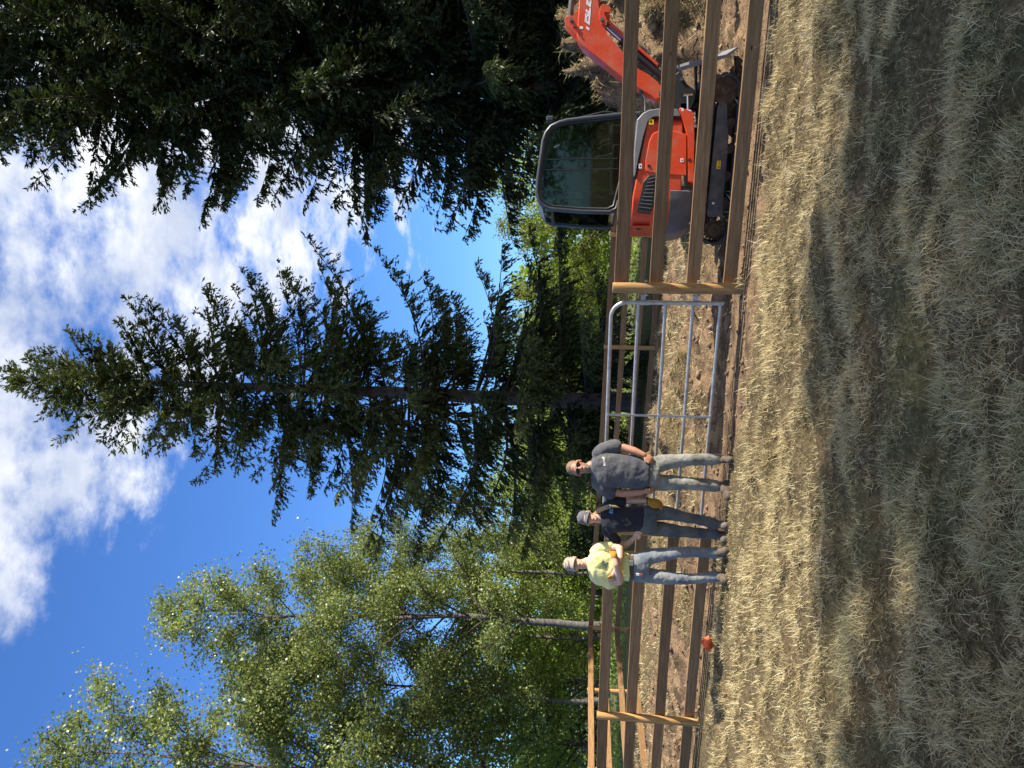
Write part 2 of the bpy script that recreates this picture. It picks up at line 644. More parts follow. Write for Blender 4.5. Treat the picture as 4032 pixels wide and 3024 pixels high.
nt.links.new(agm.outputs[0], m1.inputs['Factor']); nt.links.new(straw, m1.inputs['A']); nt.links.new(grass, m1.inputs['B'])
m2 = N(nt, 'ShaderNodeMix', data_type='RGBA')
nt.links.new(ad, m2.inputs['Factor']); nt.links.new(m1.outputs['Result'], m2.inputs['A']); nt.links.new(soil, m2.inputs['B'])
nt.links.new(m2.outputs['Result'], bs.inputs['Base Color'])
bs.inputs['Roughness'].default_value = .95
bs.inputs['Specular IOR Level'].default_value = .1
bump(nt, bs, n_f, 1.0, .06)
ground = link('ground', gme, gm)
tag(ground, kind='structure')

# blades of grass (one mass nobody could count)
rg = np.random.default_rng(3)
blade_V, blade_F, blade_T, blade_G = [], [], [], []
nb_total = 0


def blades(cx, cy, n_per, spread, lmin, lmax, width, lean, gcol, flat=.5, zoff=0.0):
    """Tufts at (cx, cy): n_per blades each, bent over in the tuft's own direction."""
    global nb_total
    nt_ = len(cx)
    if nt_ == 0:
        return
    ti = np.repeat(np.arange(nt_), n_per)
    n = len(ti)
    taz = nz.fbm(cx * .8 + 11, cy * .8 + 70, 3) * 14 + rg.normal(0, .9, nt_)
    az = taz[ti] + rg.normal(0, 2.2, n)
    px = cx[ti] + rg.normal(0, spread, n); py = cy[ti] + rg.normal(0, spread, n)
    pz = G(px, py) - .012 + zoff
    L = rg.uniform(lmin, lmax, n) * (1 - .6 * np.exp(-((px + 1.5) / 1.3) ** 2 - ((py - 8.5) / .55) ** 2)) * (rg.uniform(.6, 1.15, nt_) * (.6 + .8 * sst(tuftiness(cx, cy), .32, .68)))[ti]
    tilt = np.clip(rg.normal(lean, .28, n), .15, 1.5)            # from vertical, at the root
    bend = rg.uniform(.05, .65, n)
    dirx, diry = np.cos(az), np.sin(az)
    wx, wy = -diry, dirx
    tw = rg.normal(0, .5, n)
    w = width * rg.uniform(.6, 1.3, n)
    t1 = tilt; t2 = np.clip(tilt + bend, 0, 1.75)
    p0 = np.stack([px, py, pz], -1)
    d1 = np.stack([dirx * np.sin(t1), diry * np.sin(t1), np.cos(t1)], -1)
    d2 = np.stack([dirx * np.sin(t2), diry * np.sin(t2), np.cos(t2)], -1)
    W = np.stack([wx * np.cos(tw), wy * np.cos(tw), np.sin(tw)], -1) * (w / 2)[:, None]
    p1 = p0 + d1 * (L * .5)[:, None]
    p2 = p1 + d2 * (L * .5)[:, None]
    V = np.stack([p0 - W, p0 + W, p1 + W * .8, p1 - W * .8, p2], 1)    # 5 verts
    b = nb_total * 5
    base = (np.arange(n) * 5 + b)[:, None]
    F = np.concatenate([base + np.array([[0, 1, 2]]), base + np.array([[0, 2, 3]]), base + np.array([[3, 2, 4]])])
    tint = np.clip(rg.normal(.45, .30, n) + rg.normal(0, .10, nt_)[ti], 0, 1)
    gr = np.clip(gcol[ti] * .8 + rg.normal(0, .22, n), 0, 1)
    blade_V.append(V.reshape(-1, 3)); blade_F.append(F)
    blade_T.append(np.repeat(tint, 5)); blade_G.append(np.repeat(gr, 5))
    nb_total += n


def tuftiness(x, y):
    return nz2.fbm(x * 3.4 + 21, y * 4.4 + 4, 4, .62)


def scatter(n, ylo, yhi, xk, xpad):
    y = np.sqrt(rg.uniform(ylo ** 2, yhi ** 2, n))
    x = rg.uniform(-1, 1, n) * (y * xk + xpad)
    return x, y


def keep(x, y, extra=1.0):
    d = dirt_mask(x, y)
    return rg.random(len(x)) > d * extra


# foreground, nearest to farthest
for (n, ylo, yhi, per, spr, l0, l1, w, lean) in (
        (6000, 2.5, 3.6, 11, .032, .03, .095, .0034, .85),
        (9400, 3.6, 5.2, 10, .036, .03, .095, .0040, .85),
        (9000, 5.2, 7.2, 9, .04, .035, .10, .0050, .75),
        (7400, 7.0, 9.6, 9, .04, .045, .12, .0065, .65)):
    x, y = scatter(n, ylo, yhi, .53, .5)
    k = keep(x, y) & (rg.random(n) < .30 + .7 * sst(tuftiness(x, y), .36, .58)) & (fence_side(x, y) + (nz.fbm(x * 2.1 + 5, y * 2.1, 4, .65) - .5) * .8 < -.12)
    blades(x[k], y[k], per, spr, l0, l1, w, lean, green_mask(x[k], y[k]))
# paddock: hummocks of dry grass
x, y = scatter(9000, 8.4, 21, .52, .6)
k = keep(x, y, .97) & (fence_side(x, y) > .05)
blades(x[k], y[k], 6, .07, .06, .17, .014, .8, np.full(k.sum(), .12))
# tufts round the feet of the near posts
px_ = []; py_ = []
for q in (FA, FB, Vector((-1.81, 9.47, 0))):
    a_ = rg.uniform(0, 6.28, 14); r_ = rg.uniform(.06, .16, 14)
    px_.append(q.x + r_ * np.cos(a_)); py_.append(q.y - .03 + r_ * np.sin(a_))
px_ = np.concatenate(px_); py_ = np.concatenate(py_)
blades(px_, py_, 9, .02, .06, .16, .006, .5, np.full(len(px_), .1))
# turf clinging to the heaps
mxs, mys = [], []
for (mx, my, rx, ry, h) in MOUNDS:
    c = int(1050 * rx * ry)
    mxs.append(rg.normal(mx, rx * .75, c)); mys.append(rg.normal(my, ry * .75, c))
x = np.concatenate(mxs); y = np.concatenate(mys)
k = rg.random(len(x)) > dirt_mask(x, y) * .98
blades(x[k], y[k], 9, .05, .08, .2, .011, 1.0, np.full(k.sum(), .18))
# a few seed stalks standing out of the foreground
x, y = scatter(130, 2.6, 8.5, .5, .3)
k = fence_side(x, y) < -.3
blades(x[k], y[k], 2, .05, .2, .36, .003, .75, np.full(k.sum(), .0))

grm, nt, bs = new_mat('dry_grass')
a1 = N(nt, 'ShaderNodeAttribute', attribute_name='tint').outputs['Fac']
a2 = N(nt, 'ShaderNodeAttribute', attribute_name='green').outputs['Fac']
c1 = ramp(nt, a1, [(0, (.30, .215, .10)), (.5, (.60, .475, .245)), (1, (.77, .67, .42))])
c2 = ramp(nt, a1, [(0, (.08, .095, .035)), (.5, (.21, .225, .09)), (1, (.42, .42, .24))])
mx_ = N(nt, 'ShaderNodeMix', data_type='RGBA')
nt.links.new(a2, mx_.inputs['Factor']); nt.links.new(c1, mx_.inputs['A']); nt.links.new(c2, mx_.inputs['B'])
nt.links.new(mx_.outputs['Result'], bs.inputs['Base Color'])
bs.inputs['Roughness'].default_value = .6
bs.inputs['Specular IOR Level'].default_value = .25
tr = N(nt, 'ShaderNodeBsdfTranslucent')
nt.links.new(mx_.outputs['Result'], tr.inputs[0])
ms = N(nt, 'ShaderNodeMixShader'); ms.inputs[0].default_value = .3
nt.links.new(bs.outputs[0], ms.inputs[1]); nt.links.new(tr.outputs[0], ms.inputs[2])
nt.links.new(ms.outputs[0], nt.nodes['Material Output'].inputs[0])
gme2 = np_mesh('dry_grass', np.concatenate(blade_V), np.concatenate(blade_F), {'tint': np.concatenate(blade_T), 'green': np.concatenate(blade_G)})
tag(link('dry_grass', gme2, grm), 'matted straw coloured meadow grass with green tufts', 'grass', kind='stuff')
del blade_V, blade_F

# clods and stones on the bare soil (too many to count)
cl = []
clF = []
x, y = scatter(6500, 8.0, 17, .5, .5)
dm = dirt_mask(x, y)
k = rg.random(len(x)) < dm * 1.0
x, y = x[k], y[k]
r = np.abs(rg.normal(0, .018, len(x))) + .006 + (rg.random(len(x)) < .10) * rg.uniform(.02, .05, len(x)) * (fence_side(x, y) > .9)
oct_ = np.array([[1, 0, 0], [-1, 0, 0], [0, 1, 0], [0, -1, 0], [0, 0, 1], [0, 0, -1]], float)
of = np.array([[0, 2, 4], [2, 1, 4], [1, 3, 4], [3, 0, 4], [2, 0, 5], [1, 2, 5], [3, 1, 5], [0, 3, 5]])
jit = rg.uniform(.35, 1.4, (len(x), 6, 1))
ra = rg.uniform(0, 6.28, len(x))
Rm = np.stack([np.cos(ra), -np.sin(ra), np.zeros_like(ra), np.sin(ra), np.cos(ra), np.zeros_like(ra), np.zeros_like(ra), np.zeros_like(ra), np.ones_like(ra) * .7], -1).reshape(-1, 3, 3)
CV = np.einsum('nij,kj->nki', Rm, oct_) * jit * r[:, None, None] + np.stack([x, y, G(x, y) + r * .2], -1)[:, None, :]
CF = (np.arange(len(x)) * 6)[:, None, None] + of[None]
soilm = simple('soil_clods', (.19, .125, .075), .95, var=.5, scale=3, bmp=.5)
tag(link('soil_clods', np_mesh('soil_clods', CV.reshape(-1, 3), CF.reshape(-1, 3)), soilm), 'loose clods and pebbles on the bare soil by the fence', 'soil', kind='stuff')
# ------------------------------------------------------------------ fences: round posts with four boards nailed behind them
RAIL_T = (.19, .582, .974, 1.366)


def post_mesh(r, h, seed):
    rnd = random.Random(seed)
    n = 14
    rings = []
    hs = [-.25, 0, .3, .6, .9, 1.15, h - .012, h]
    lob = [1 + rnd.uniform(-.05, .05) for _ in range(n)]
    for i, z in enumerate(hs):
        rr = r * (1.04 - .06 * (z / h)) * (.93 if i == len(hs) - 1 else 1)
        dx_, dy_ = rnd.uniform(-.003, .003), rnd.uniform(-.003, .003)
        rings.append([Vector((dx_ + rr * lob[k] * math.cos(2 * math.pi * k / n), dy_ + rr * lob[k] * math.sin(2 * math.pi * k / n), z)) for k in range(n)])
    mb = MB()
    mb.loft(rings)
    return mb.mesh('post', 50)


def rail_mesh(L, seed):
    """Board along +x, slightly bowed, eased edges."""
    rnd = random.Random(seed)
    mb = MB()
    t, h, e = .038, .14, .004
    rings = []
    bow, tw = rnd.uniform(-.013, .010), rnd.uniform(-.009, .009)
    for i in range(7):
        s = i / 6
        x = s * L
        dz_ = bow * math.sin(math.pi * s) + rnd.uniform(-.0012, .0012)
        dy_ = tw * math.sin(math.pi * s)
        prof = [(-t / 2 + e, 0), (t / 2 - e, 0), (t / 2, e), (t / 2, h - e), (t / 2 - e, h), (-t / 2 + e, h), (-t / 2, h - e), (-t / 2, e)]
        rings.append([Vector((x, dy_ + p[0], dz_ + p[1])) for p in prof])
    mb.loft(rings)
    return mb.mesh('rail', False)


def fence_run(name, label, A, ang, posts, spans, post_h=1.38, post_r=.058, slope=0.0, z_of=None, lean=None, bolts=False):
    """A: origin of the run, local x along ang. posts: list of x. spans: (x0, x1). Boards sit behind the posts (+y local)."""
    root = empty(name, A, ang)
    tag(root, label, 'fence', 'board fences round the paddock')
    for i, x in enumerate(posts):
        dz_ = slope * x
        o = link('post', post_mesh(post_r, post_h, hash((name, i)) % 999 if False else i * 7 + len(name)), POST, root)
        o.location = (x, 0, dz_)
        o.rotation_euler = (random.Random(i).uniform(-.01, .01), (lean[i] if lean else random.Random(i + 5).uniform(-.012, .012)), i * 1.3)
        if bolts:
            mb = MB()
            for z in (.36, 1.0):
                mb.tube([(0, 0, 0), (.02, 0, 0)], .011, 6)
            # (bolt heads are built with the gate hinges)
    for j, (x0, x1) in enumerate(spans):
        for q, zt in enumerate(RAIL_T):
            L = math.hypot(x1 - x0, slope * (x1 - x0)) - .004
            o = link('rail', rail_mesh(L, j * 11 + q + len(name)), WOOD, root)
            rr = random.Random(j * 31 + q * 7 + len(name))
            o.location = (x0 + .002, post_r + .012 + rr.uniform(0, .003), zt - .14 + slope * x0 + rr.uniform(-.006, .006))
            o.rotation_euler = (0, -math.atan(slope), 0)
    return root


Ldist = (FA - FB).length            # left post to right post
xm = (Vector((-1.81, 9.47, 0)) - FB).dot(fdir)
fence_run('board_fence', 'near brown board fence left of the gate, behind the boy in yellow', FB, FANG,
          [xm - 2.98 - 3.0, 0.0, xm], [(-3.0, 0.0), (0.0, xm + .03)], post_r=.056, lean=[0, .02, .012])
fence_run('board_fence', 'near brown board fence right of the gate, in front of the orange excavator', FA, FANG,
          [0.0, 3.02, 6.05], [(-.03, 3.02), (3.02, 6.05)], post_r=.06)
# far side of the paddock
BC = Vector((-7.15, 22.7, -.03)); BANG = math.atan2(-.333, 1.0)
fence_run('board_fence', 'far brown board fence across the back of the paddock', BC, BANG,
          [0.0, 2.55, 5.6, 8.6, 11.5, 14.5, 17.5], [(0, 2.55), (2.55, 5.6), (5.6, 8.6), (8.6, 11.5), (11.5, 14.5), (14.5, 17.5)], slope=-.024)
LD = Vector((-8.55, 16.6, 0)) - Vector((BC.x, BC.y, 0))
lang = math.atan2(LD.y, LD.x)
fence_run('board_fence', 'sunlit pale board fence down the left side of the paddock', Vector((BC.x - .02, BC.y - .15, -.01)), lang,
          [2.9, 5.8, 8.7, 11.6], [(0, 2.9), (2.9, 5.8), (5.8, 8.7), (8.7, 11.6)], slope=.002)

# ------------------------------------------------------------------ tubular gate
gate = empty('tube_gate', FA + fdir * -.17 + fnor * .02, FANG)
tag(gate, 'galvanised tube gate with five bars between two wooden posts', 'gate')
gw, zb, zt_ = 2.72, .205, 1.385          # local x from 0 (hinge side) to -gw
R_T = .0225
mb = MB()
cr = .17
arc = [(-cr + cr * math.sin(a), 0, zt_ - cr + cr * math.cos(a)) for a in [rad(90 - 90 * i / 8) for i in range(9)]]
mb.tube([(0, 0, zb - .03)] + [(0, 0, .6), (0, 0, 1.0)] + arc + [(-gw / 2, 0, zt_)] + [(-gw - a[0], 0, a[2]) for a in arc[::-1]] + [(-gw, 0, 1.0), (-gw, 0, .6), (-gw, 0, zb - .03)], R_T, 10)
mb.build('gate_frame', GALV, gate, 40)
for i in range(4):
    z = zb + i * (zt_ - zb) / 4
    MB().tube([(-.004, 0, z), (-gw / 2, 0, z), (-gw + .004, 0, z)], .019, 10).build('gate_bar', GALV, gate, 40)
for xs in (-1.345,):
    MB().box((xs * 1.0 if xs != -.545 else -.545, -.024, (zb + zt_) / 2), (.028, .006, zt_ - zb), bev=.002).build('gate_stay', GALV, gate)
for z in (.46, 1.02):
    mb = MB()
    mb.tube([(0, 0, z - .05), (0, 0, z + .05)], R_T + .006, 10)
    mb.box((.045, 0, z + .02), (.07, .012, .05), bev=.003)
    mb.tube([(.085, 0, z - .03), (.085, 0, z + .055)], .010, 8)
    mb.tube([(.085, 0, z + .0), (.24, -.01, z + .0)], .010, 8)
    mb.tube([(.235, -.012, z), (.255, -.012, z)], .018, 6)
    mb.build('hinge', GALV, gate, 40)
# ------------------------------------------------------------------ trees
def unit(a):
    return a / np.maximum(np.linalg.norm(a, axis=-1, keepdims=True), 1e-9)


def quads(base, d, w, L, W, bend=None, mid=.45):
    """Kite-shaped faces: base point, axis d, width axis w."""
    n = len(base)
    m = base + d * (L * mid)[:, None]
    if bend is not None:
        m = m + bend
    V = np.stack([base, m + w * (W / 2)[:, None], base + d * L[:, None], m - w * (W / 2)[:, None]], 1)
    F = np.arange(n * 4).reshape(n, 4)
    return V.reshape(-1, 3), F


class Tubes:
    """Many thin tapered limbs as one mesh."""
    def __init__(self, n=5):
        self.n, self.V, self.F, self.c = n, [], [], 0

    def add(self, P, R, n=None):
        n = n or self.n
        P = np.asarray(P, float); R = np.asarray(R, float)
        T = unit(np.gradient(P, axis=0))
        ref = np.array([.31, .17, .93]) if abs(T[0, 2]) < .9 else np.array([1., .1, 0])
        A = unit(np.cross(T, ref)); B = np.cross(T, A)
        th = np.arange(n) * 2 * np.pi / n
        V = P[:, None, :] + (A[:, None, :] * np.cos(th)[None, :, None] + B[:, None, :] * np.sin(th)[None, :, None]) * R[:, None, None]
        m = len(P)
        i = np.arange(m - 1)[:, None]; k = np.arange(n)[None, :]
        a = i * n + k; b = i * n + (k + 1) % n
        F = np.stack([a, b, b + n, a + n], -1).reshape(-1, 4) + self.c
        self.V.append(V.reshape(-1, 3)); self.F.append(F)
        self.c += m * n

    def mesh(self, name):
        return np_mesh(name, np.concatenate(self.V), np.concatenate(self.F), smooth=True)


def spruce_meshes(seed, H, h0, prof, r0, dens=1.0, twig=(.14, .25), tw_w=.05, core=.5, lean=(0, 0), side=None, bare=0.0):
    """prof: (height, radius) pairs. Returns trunk, limb and needle meshes."""
    rng = np.random.default_rng(seed)
    ph = np.array([p[0] for p in prof]); pr = np.array([p[1] for p in prof])
    R = lambda h: np.interp(h, ph, pr)
    hs = np.linspace(-.3, H, 26)
    wob = np.cumsum(rng.normal(0, .012, (26, 2)), 0)
    tx = np.stack([hs * lean[0] + wob[:, 0], hs * lean[1] + wob[:, 1], hs], -1)
    axis = lambda h: np.stack([np.interp(h, hs, tx[:, 0]), np.interp(h, hs, tx[:, 1]), h], -1)
    trunk = Tubes(12)
    rr = r0 * (1 - np.clip(hs, 0, H) / H) ** .85 + .012
    rr[:2] *= [1.35, 1.12]
    trunk.add(tx, rr)
    limbs = Tubes(4)
    Bs, Ds, Ls, Ts, Ss = [], [], [], [], []
    h = h0
    while h < H - .25:
        f = (h - h0) / (H - h0)
        nb = rng.integers(4, 7) if f < .9 else 4
        az0 = rng.uniform(0, 6.28)
        for j in range(nb):
            hh = h + rng.uniform(-.2, .2)
            az = az0 + j * 6.283 / nb + rng.normal(0, .28)
            Lb = max(.25, R(hh) * (rng.uniform(.70, 1.10) if rng.random() > .12 else rng.uniform(.3, .6)))
            if side is not None:
                Lb *= side(az, hh)
            slope = np.interp(f, [0, .25, .6, 1], [-.14, .0, .22, .8]) + rng.normal(0, .13)
            sag = np.interp(f, [0, .5, 1], [.10, .08, .03]) * rng.uniform(-.3, 1.6)
            up = np.interp(f, [0, .5, 1], [.08, .10, .10]) * rng.uniform(-.2, 1.6)
            s = np.linspace(0, 1, 9)
            cur = rng.normal(0, .12)
            P = np.zeros((9, 3))
            a = az + cur * s
            rad_ = Lb * s
            P[:, 0] = np.cos(a) * rad_; P[:, 1] = np.sin(a) * rad_
            P[:, 2] = Lb * (slope * s - sag * np.sin(np.pi * s) * .8 + up * s ** 3)
            P += axis(np.array([hh]))[0]
            limbs.add(P, np.linspace(.012 + .0085 * Lb, .004, 9))
            # secondary sprays
            tang = unit(np.gradient(P, axis=0))
            ns = max(6, int(Lb / .105 * dens))
            sj = np.sort(rng.uniform(.10 + bare * (1 - f), 1.0, ns * 2))
            base = np.stack([np.interp(sj, s, P[:, k]) for k in range(3)], -1)
            tg = unit(np.stack([np.interp(sj, s, tang[:, k]) for k in range(3)], -1))
            lat = unit(np.cross(tg, [0, 0, 1.0])) * np.where(rng.random(len(sj)) < .5, 1, -1)[:, None]
            droop = np.interp(f, [0, .5, 1], [.5, .4, .05]) * rng.uniform(.4, 1.5)
            ang = rng.uniform(.5, 1.05, len(sj))
            d = tg * np.cos(ang)[:, None] + lat * np.sin(ang)[:, None]
            d[:, 2] -= droop * rng.uniform(.2, 1.5, len(sj))
            hang = rng.random(len(sj)) < .38 * (1 - .75 * f)
            d[hang] = tg[hang] * .45 + lat[hang] * .3 + np.array([0, 0, -1.0]) * rng.uniform(.5, 1.0, hang.sum())[:, None]
            d = unit(d)
            l2 = np.clip((.20 + .36 * (Lb * (1 - sj)) ** .7) * rng.uniform(.6, 1.3, len(sj)), .16, 1.1)
            l2 *= np.interp(sj, [0, .25, 1], [.55, 1, .8])
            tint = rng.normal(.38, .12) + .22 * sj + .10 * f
            Bs.append(base); Ds.append(d); Ls.append(l2); Ts.append(tint); Ss.append(np.full(len(sj), droop))
            # leader tip
            Bs.append(P[-2:-1]); Ds.append(tang[-1:]); Ls.append(np.array([.28])); Ts.append(np.array([.6])); Ss.append(np.array([0.]))
        h += np.interp(f, [0, .6, 1], [.38, .36, .25]) * rng.uniform(.5, 1.55)
    top = axis(np.array([H]))[0]
    for q in range(5):
        Bs.append(top[None] - [[0, 0, .14 * q]]); Ds.append(np.array([[0, 0, 1.]])); Ls.append(np.array([.3])); Ts.append(np.array([.6])); Ss.append(np.array([0.]))
    B, D, L, T, S = (np.concatenate(q) for q in (Bs, Ds, Ls, Ts, Ss))
    # twigs along each spray
    k = np.maximum(5, (L / .042 * dens).astype(int))
    idx = np.repeat(np.arange(len(B)), k)
    n = len(idx)
    t = rng.uniform(.02, 1, n)
    sagv = np.zeros((n, 3)); sagv[:, 2] = -.35 * S[idx] * L[idx] * t ** 2
    p = B[idx] + D[idx] * (L[idx] * t)[:, None] + sagv
    lat = unit(np.cross(D[idx], rng.normal(0, 1, (n, 3)) * [.5, .5, 1.0]))
    a = rng.uniform(.15, .9, n)
    d = unit(D[idx] * np.cos(a)[:, None] + lat * np.sin(a)[:, None])
    d[:, 2] -= .35 * S[idx]
    d = unit(d)
    w = unit(np.cross(d, rng.normal(0, 1, (n, 3))))
    tl = rng.uniform(*twig, n) * (1 - .35 * t)
    V, F = quads(p, d, w, tl, rng.uniform(.7, 1.3, n) * tw_w)
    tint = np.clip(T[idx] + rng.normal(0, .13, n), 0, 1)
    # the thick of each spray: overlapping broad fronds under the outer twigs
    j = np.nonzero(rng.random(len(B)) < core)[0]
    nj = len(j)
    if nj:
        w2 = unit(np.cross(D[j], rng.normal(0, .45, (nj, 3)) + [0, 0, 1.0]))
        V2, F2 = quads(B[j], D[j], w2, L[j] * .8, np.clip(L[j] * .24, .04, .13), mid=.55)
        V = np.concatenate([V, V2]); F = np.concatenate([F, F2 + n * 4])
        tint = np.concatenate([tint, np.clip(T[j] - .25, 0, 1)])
    return trunk.mesh('trunk'), limbs.mesh('branches'), np_mesh('needles', V, F, {'tint': np.repeat(tint, 4)})


def broadleaf_meshes(seed, H, r0, base_h, prof, nlimb, leaf=.075, per=22, lean=(0, 0), up=(.5, 1.0), spread=.22, sub=7, tint0=.45, twist=.25):
    """Trunk, branches and leaves of an open broadleaf tree. prof: (height, crown radius)."""
    rng = np.random.default_rng(seed)
    ph = np.array([p[0] for p in prof]); pr = np.array([p[1] for p in prof])
    hs = np.linspace(-.3, H * .97, 22)
    wob = np.cumsum(rng.normal(0, .05, (22, 2)), 0)
    tx = np.stack([hs * lean[0] + wob[:, 0], hs * lean[1] + wob[:, 1], hs], -1)
    axis = lambda h: np.array([np.interp(h, hs, tx[:, 0]), np.interp(h, hs, tx[:, 1]), h])
    trunk = Tubes(10)
    rr = r0 * (1 - np.clip(hs, 0, H) / H) ** 1.5 + .012
    rr[:2] *= [1.3, 1.12]
    trunk.add(tx, rr)
    limbs = Tubes(4)
    LB, LT = [], []
    for i in range(nlimb):
        f = (i + rng.random()) / nlimb
        h = base_h + (H * .95 - base_h) * f
        az = i * 2.4 + rng.normal(0, .4)
        e = rng.uniform(*up)
        reach = np.interp(h + 1.0, ph, pr) * rng.uniform(.65, 1.12)
        reach = max(reach, .5)
        s = np.linspace(0, 1, 8)
        P = np.zeros((8, 3))
        aa = az + rng.normal(0, twist) * s
        P[:, 0] = np.cos(aa) * reach * s; P[:, 1] = np.sin(aa) * reach * s
        P[:, 2] = reach * np.tan(e) * (s * (1 - .35 * s)) - reach * .10 * s ** 2
        P += axis(h)
        r1 = np.interp(h, hs, rr) * .45
        limbs.add(P, np.linspace(max(r1, .02), .008, 8))
        tl = rng.normal(tint0, .13)
        ns = int(sub * (.6 + reach / 3))
        for j in range(ns):
            sj = rng.uniform(.30, 1.0)
            b = np.array([np.interp(sj, s, P[:, k]) for k in range(3)])
            d = unit(rng.normal(0, 1, 3) * [1, 1, .7] + unit(P[-1] - P[0]) * .9)
            l = rng.uniform(.35, .55) * (.35 + .5 * reach * (1.1 - sj * .6))
            q = np.linspace(0, 1, 5)
            Q = b + d * (l * q)[:, None]
            Q[:, 2] -= .18 * l * q ** 2
            Q += np.cumsum(rng.normal(0, .04 * l, (5, 3)), 0) * q[:, None]
            limbs.add(Q, np.linspace(.014, .004, 5), 3)
            m = max(4, int(per * l * rng.uniform(.5, 1.4)))
            t = rng.uniform(.15, 1.05, m)
            c = np.stack([np.interp(t, q, Q[:, k]) for k in range(3)], -1) + rng.normal(0, spread, (m, 3)) * (.4 + .6 * t)[:, None]
            LB.append(c); LT.append(np.full(m, tl + rng.normal(0, .08)))
    c = np.concatenate(LB); tint = np.concatenate(LT)
    # leaves: three to a shoot
    c = np.repeat(c, 3, 0); tint = np.repeat(tint, 3)
    n = len(c)
    c = c + rng.normal(0, leaf * .9, (n, 3))
    d = unit(rng.normal(0, 1, (n, 3)) + [0, 0, -.5])
    w = unit(np.cross(d, rng.normal(0, 1, (n, 3))))
    nn = np.cross(d, w)
    L = rng.uniform(.75, 1.3, n) * leaf
    V, F = quads(c, d, w, L, L * .8, bend=nn * (L * .12)[:, None])
    return trunk.mesh('trunk'), limbs.mesh('branches'), np_mesh('leaves', V, F, {'tint': np.repeat(np.clip(tint + rng.normal(0, .16, n), 0, 1), 4)})


def plant(name, label, cat, meshes, mats, loc, rz=0.0, sc=1.0, group=None, third='leaves'):
    root = empty(name, loc, rz)
    root.scale = (sc, sc, sc)
    tag(root, label, cat, group)
    a = link('trunk', meshes[0], None, root); b = link('crown', meshes[2], None, root); c = link('branches', meshes[1], None, root)
    for o, m in ((a, mats[0]), (c, mats[1]), (b, mats[2])):
        if not o.data.materials:
            o.data.materials.append(m)
    return root


def on_ground(x, y):
    return (x, y, gz(x, y) * float(sst(np.array(max(abs(x) - 40, y - 60)), 40, 0)))


# the tall spruce behind the paddock
SPD = 24.6
sb = at(2470, 1585, SPD)
SP_H = 21.6
sp_prof = [(0, 4.6), (2.0, 5.1), (5, 5.2), (8, 4.9), (11, 4.3), (13.5, 3.6), (16.5, 2.5), (19, 1.4), (20.6, .7), (21.6, .25)]
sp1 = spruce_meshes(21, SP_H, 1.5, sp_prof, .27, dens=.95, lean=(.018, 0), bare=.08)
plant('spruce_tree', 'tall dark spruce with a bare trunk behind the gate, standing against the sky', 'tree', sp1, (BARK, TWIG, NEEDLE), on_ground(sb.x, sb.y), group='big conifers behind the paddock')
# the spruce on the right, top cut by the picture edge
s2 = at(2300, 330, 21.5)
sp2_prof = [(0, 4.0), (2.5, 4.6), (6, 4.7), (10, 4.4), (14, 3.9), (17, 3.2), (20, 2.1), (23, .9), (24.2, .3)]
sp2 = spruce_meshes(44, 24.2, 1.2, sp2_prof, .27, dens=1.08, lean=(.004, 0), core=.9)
plant('spruce_tree', 'dense dark spruce behind the excavator, reaching past the edge of the picture', 'tree', sp2, (BARK, TWIG, NEEDLE_SHADED), on_ground(s2.x, s2.y), group='big conifers behind the paddock')
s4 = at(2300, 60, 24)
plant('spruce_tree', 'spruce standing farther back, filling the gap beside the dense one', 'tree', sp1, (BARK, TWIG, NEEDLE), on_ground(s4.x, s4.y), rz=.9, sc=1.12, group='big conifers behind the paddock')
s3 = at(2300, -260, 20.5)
plant('spruce_tree', 'spruce at the picture edge beside the dense one behind the excavator', 'tree', sp2, (BARK, TWIG, NEEDLE_SHADED), on_ground(s3.x, s3.y), rz=2.1, sc=.98, group='big conifers behind the paddock')
# conifers beside the meadow, outside the picture, whose shade falls across the foreground
for (x, y, rz, sc, wd) in ((16.5, -.55, .4, .80, 'nearer the meadow edge'), (21.5, -5.4, 3.6, 1.0, 'farther down the meadow edge')):
    plant('spruce_tree', 'spruce outside the picture ' + wd + ', shading the foreground', 'tree', sp2, (BARK, TWIG, NEEDLE_SHADED), on_ground(x, y), rz=rz, sc=sc, group='conifers along the meadow edge')

# open broadleaf trees on the left
al_prof = [(2, 2.2), (5, 3.2), (8, 3.5), (11, 3.2), (14, 2.3), (16, 1.2), (17.2, .4)]
al1 = broadleaf_meshes(7, 17.2, .14, 2.8, al_prof, 62, leaf=.085, per=48, lean=(.03, 0), sub=11, spread=.3)
al2 = broadleaf_meshes(8, 15.6, .09, 2.0, [(2, 1.8), (6, 2.9), (10, 2.8), (13, 1.9), (15.6, .4)], 54, leaf=.085, per=54, lean=(.02, 0), sub=10, spread=.3)
q = at(2370, 2465, 33.5)
plant('alder_tree', 'open leafy tree with a grey leaning trunk above the left fence', 'tree', al1, (PALE_BARK, TWIG, LEAF), on_ground(q.x, q.y), sc=1.25, group='open broadleaf trees on the left')
q = at(2310, 2735, 35.5)
plant('alder_tree', 'slender leafy tree with a thin white trunk left of the grey one', 'tree', al2, (PALE_BARK, TWIG, LEAF), on_ground(q.x, q.y), sc=1.25, group='open broadleaf trees on the left')
q = at(2310, 3130, 32.5)
plant('alder_tree', 'tallest leafy tree, cut by the left-hand edge of the view', 'tree', al1, (PALE_BARK, TWIG, LEAF), on_ground(q.x, q.y), rz=2.0, sc=1.55, group='open broadleaf trees on the left')
plant('alder_tree', 'open leafy tree outside the picture, dappling the grass in the foreground', 'tree', al2, (PALE_BARK, TWIG, LEAF), on_ground(13.5, 2.4), rz=.6, sc=.72, group='open broadleaf trees on the left')
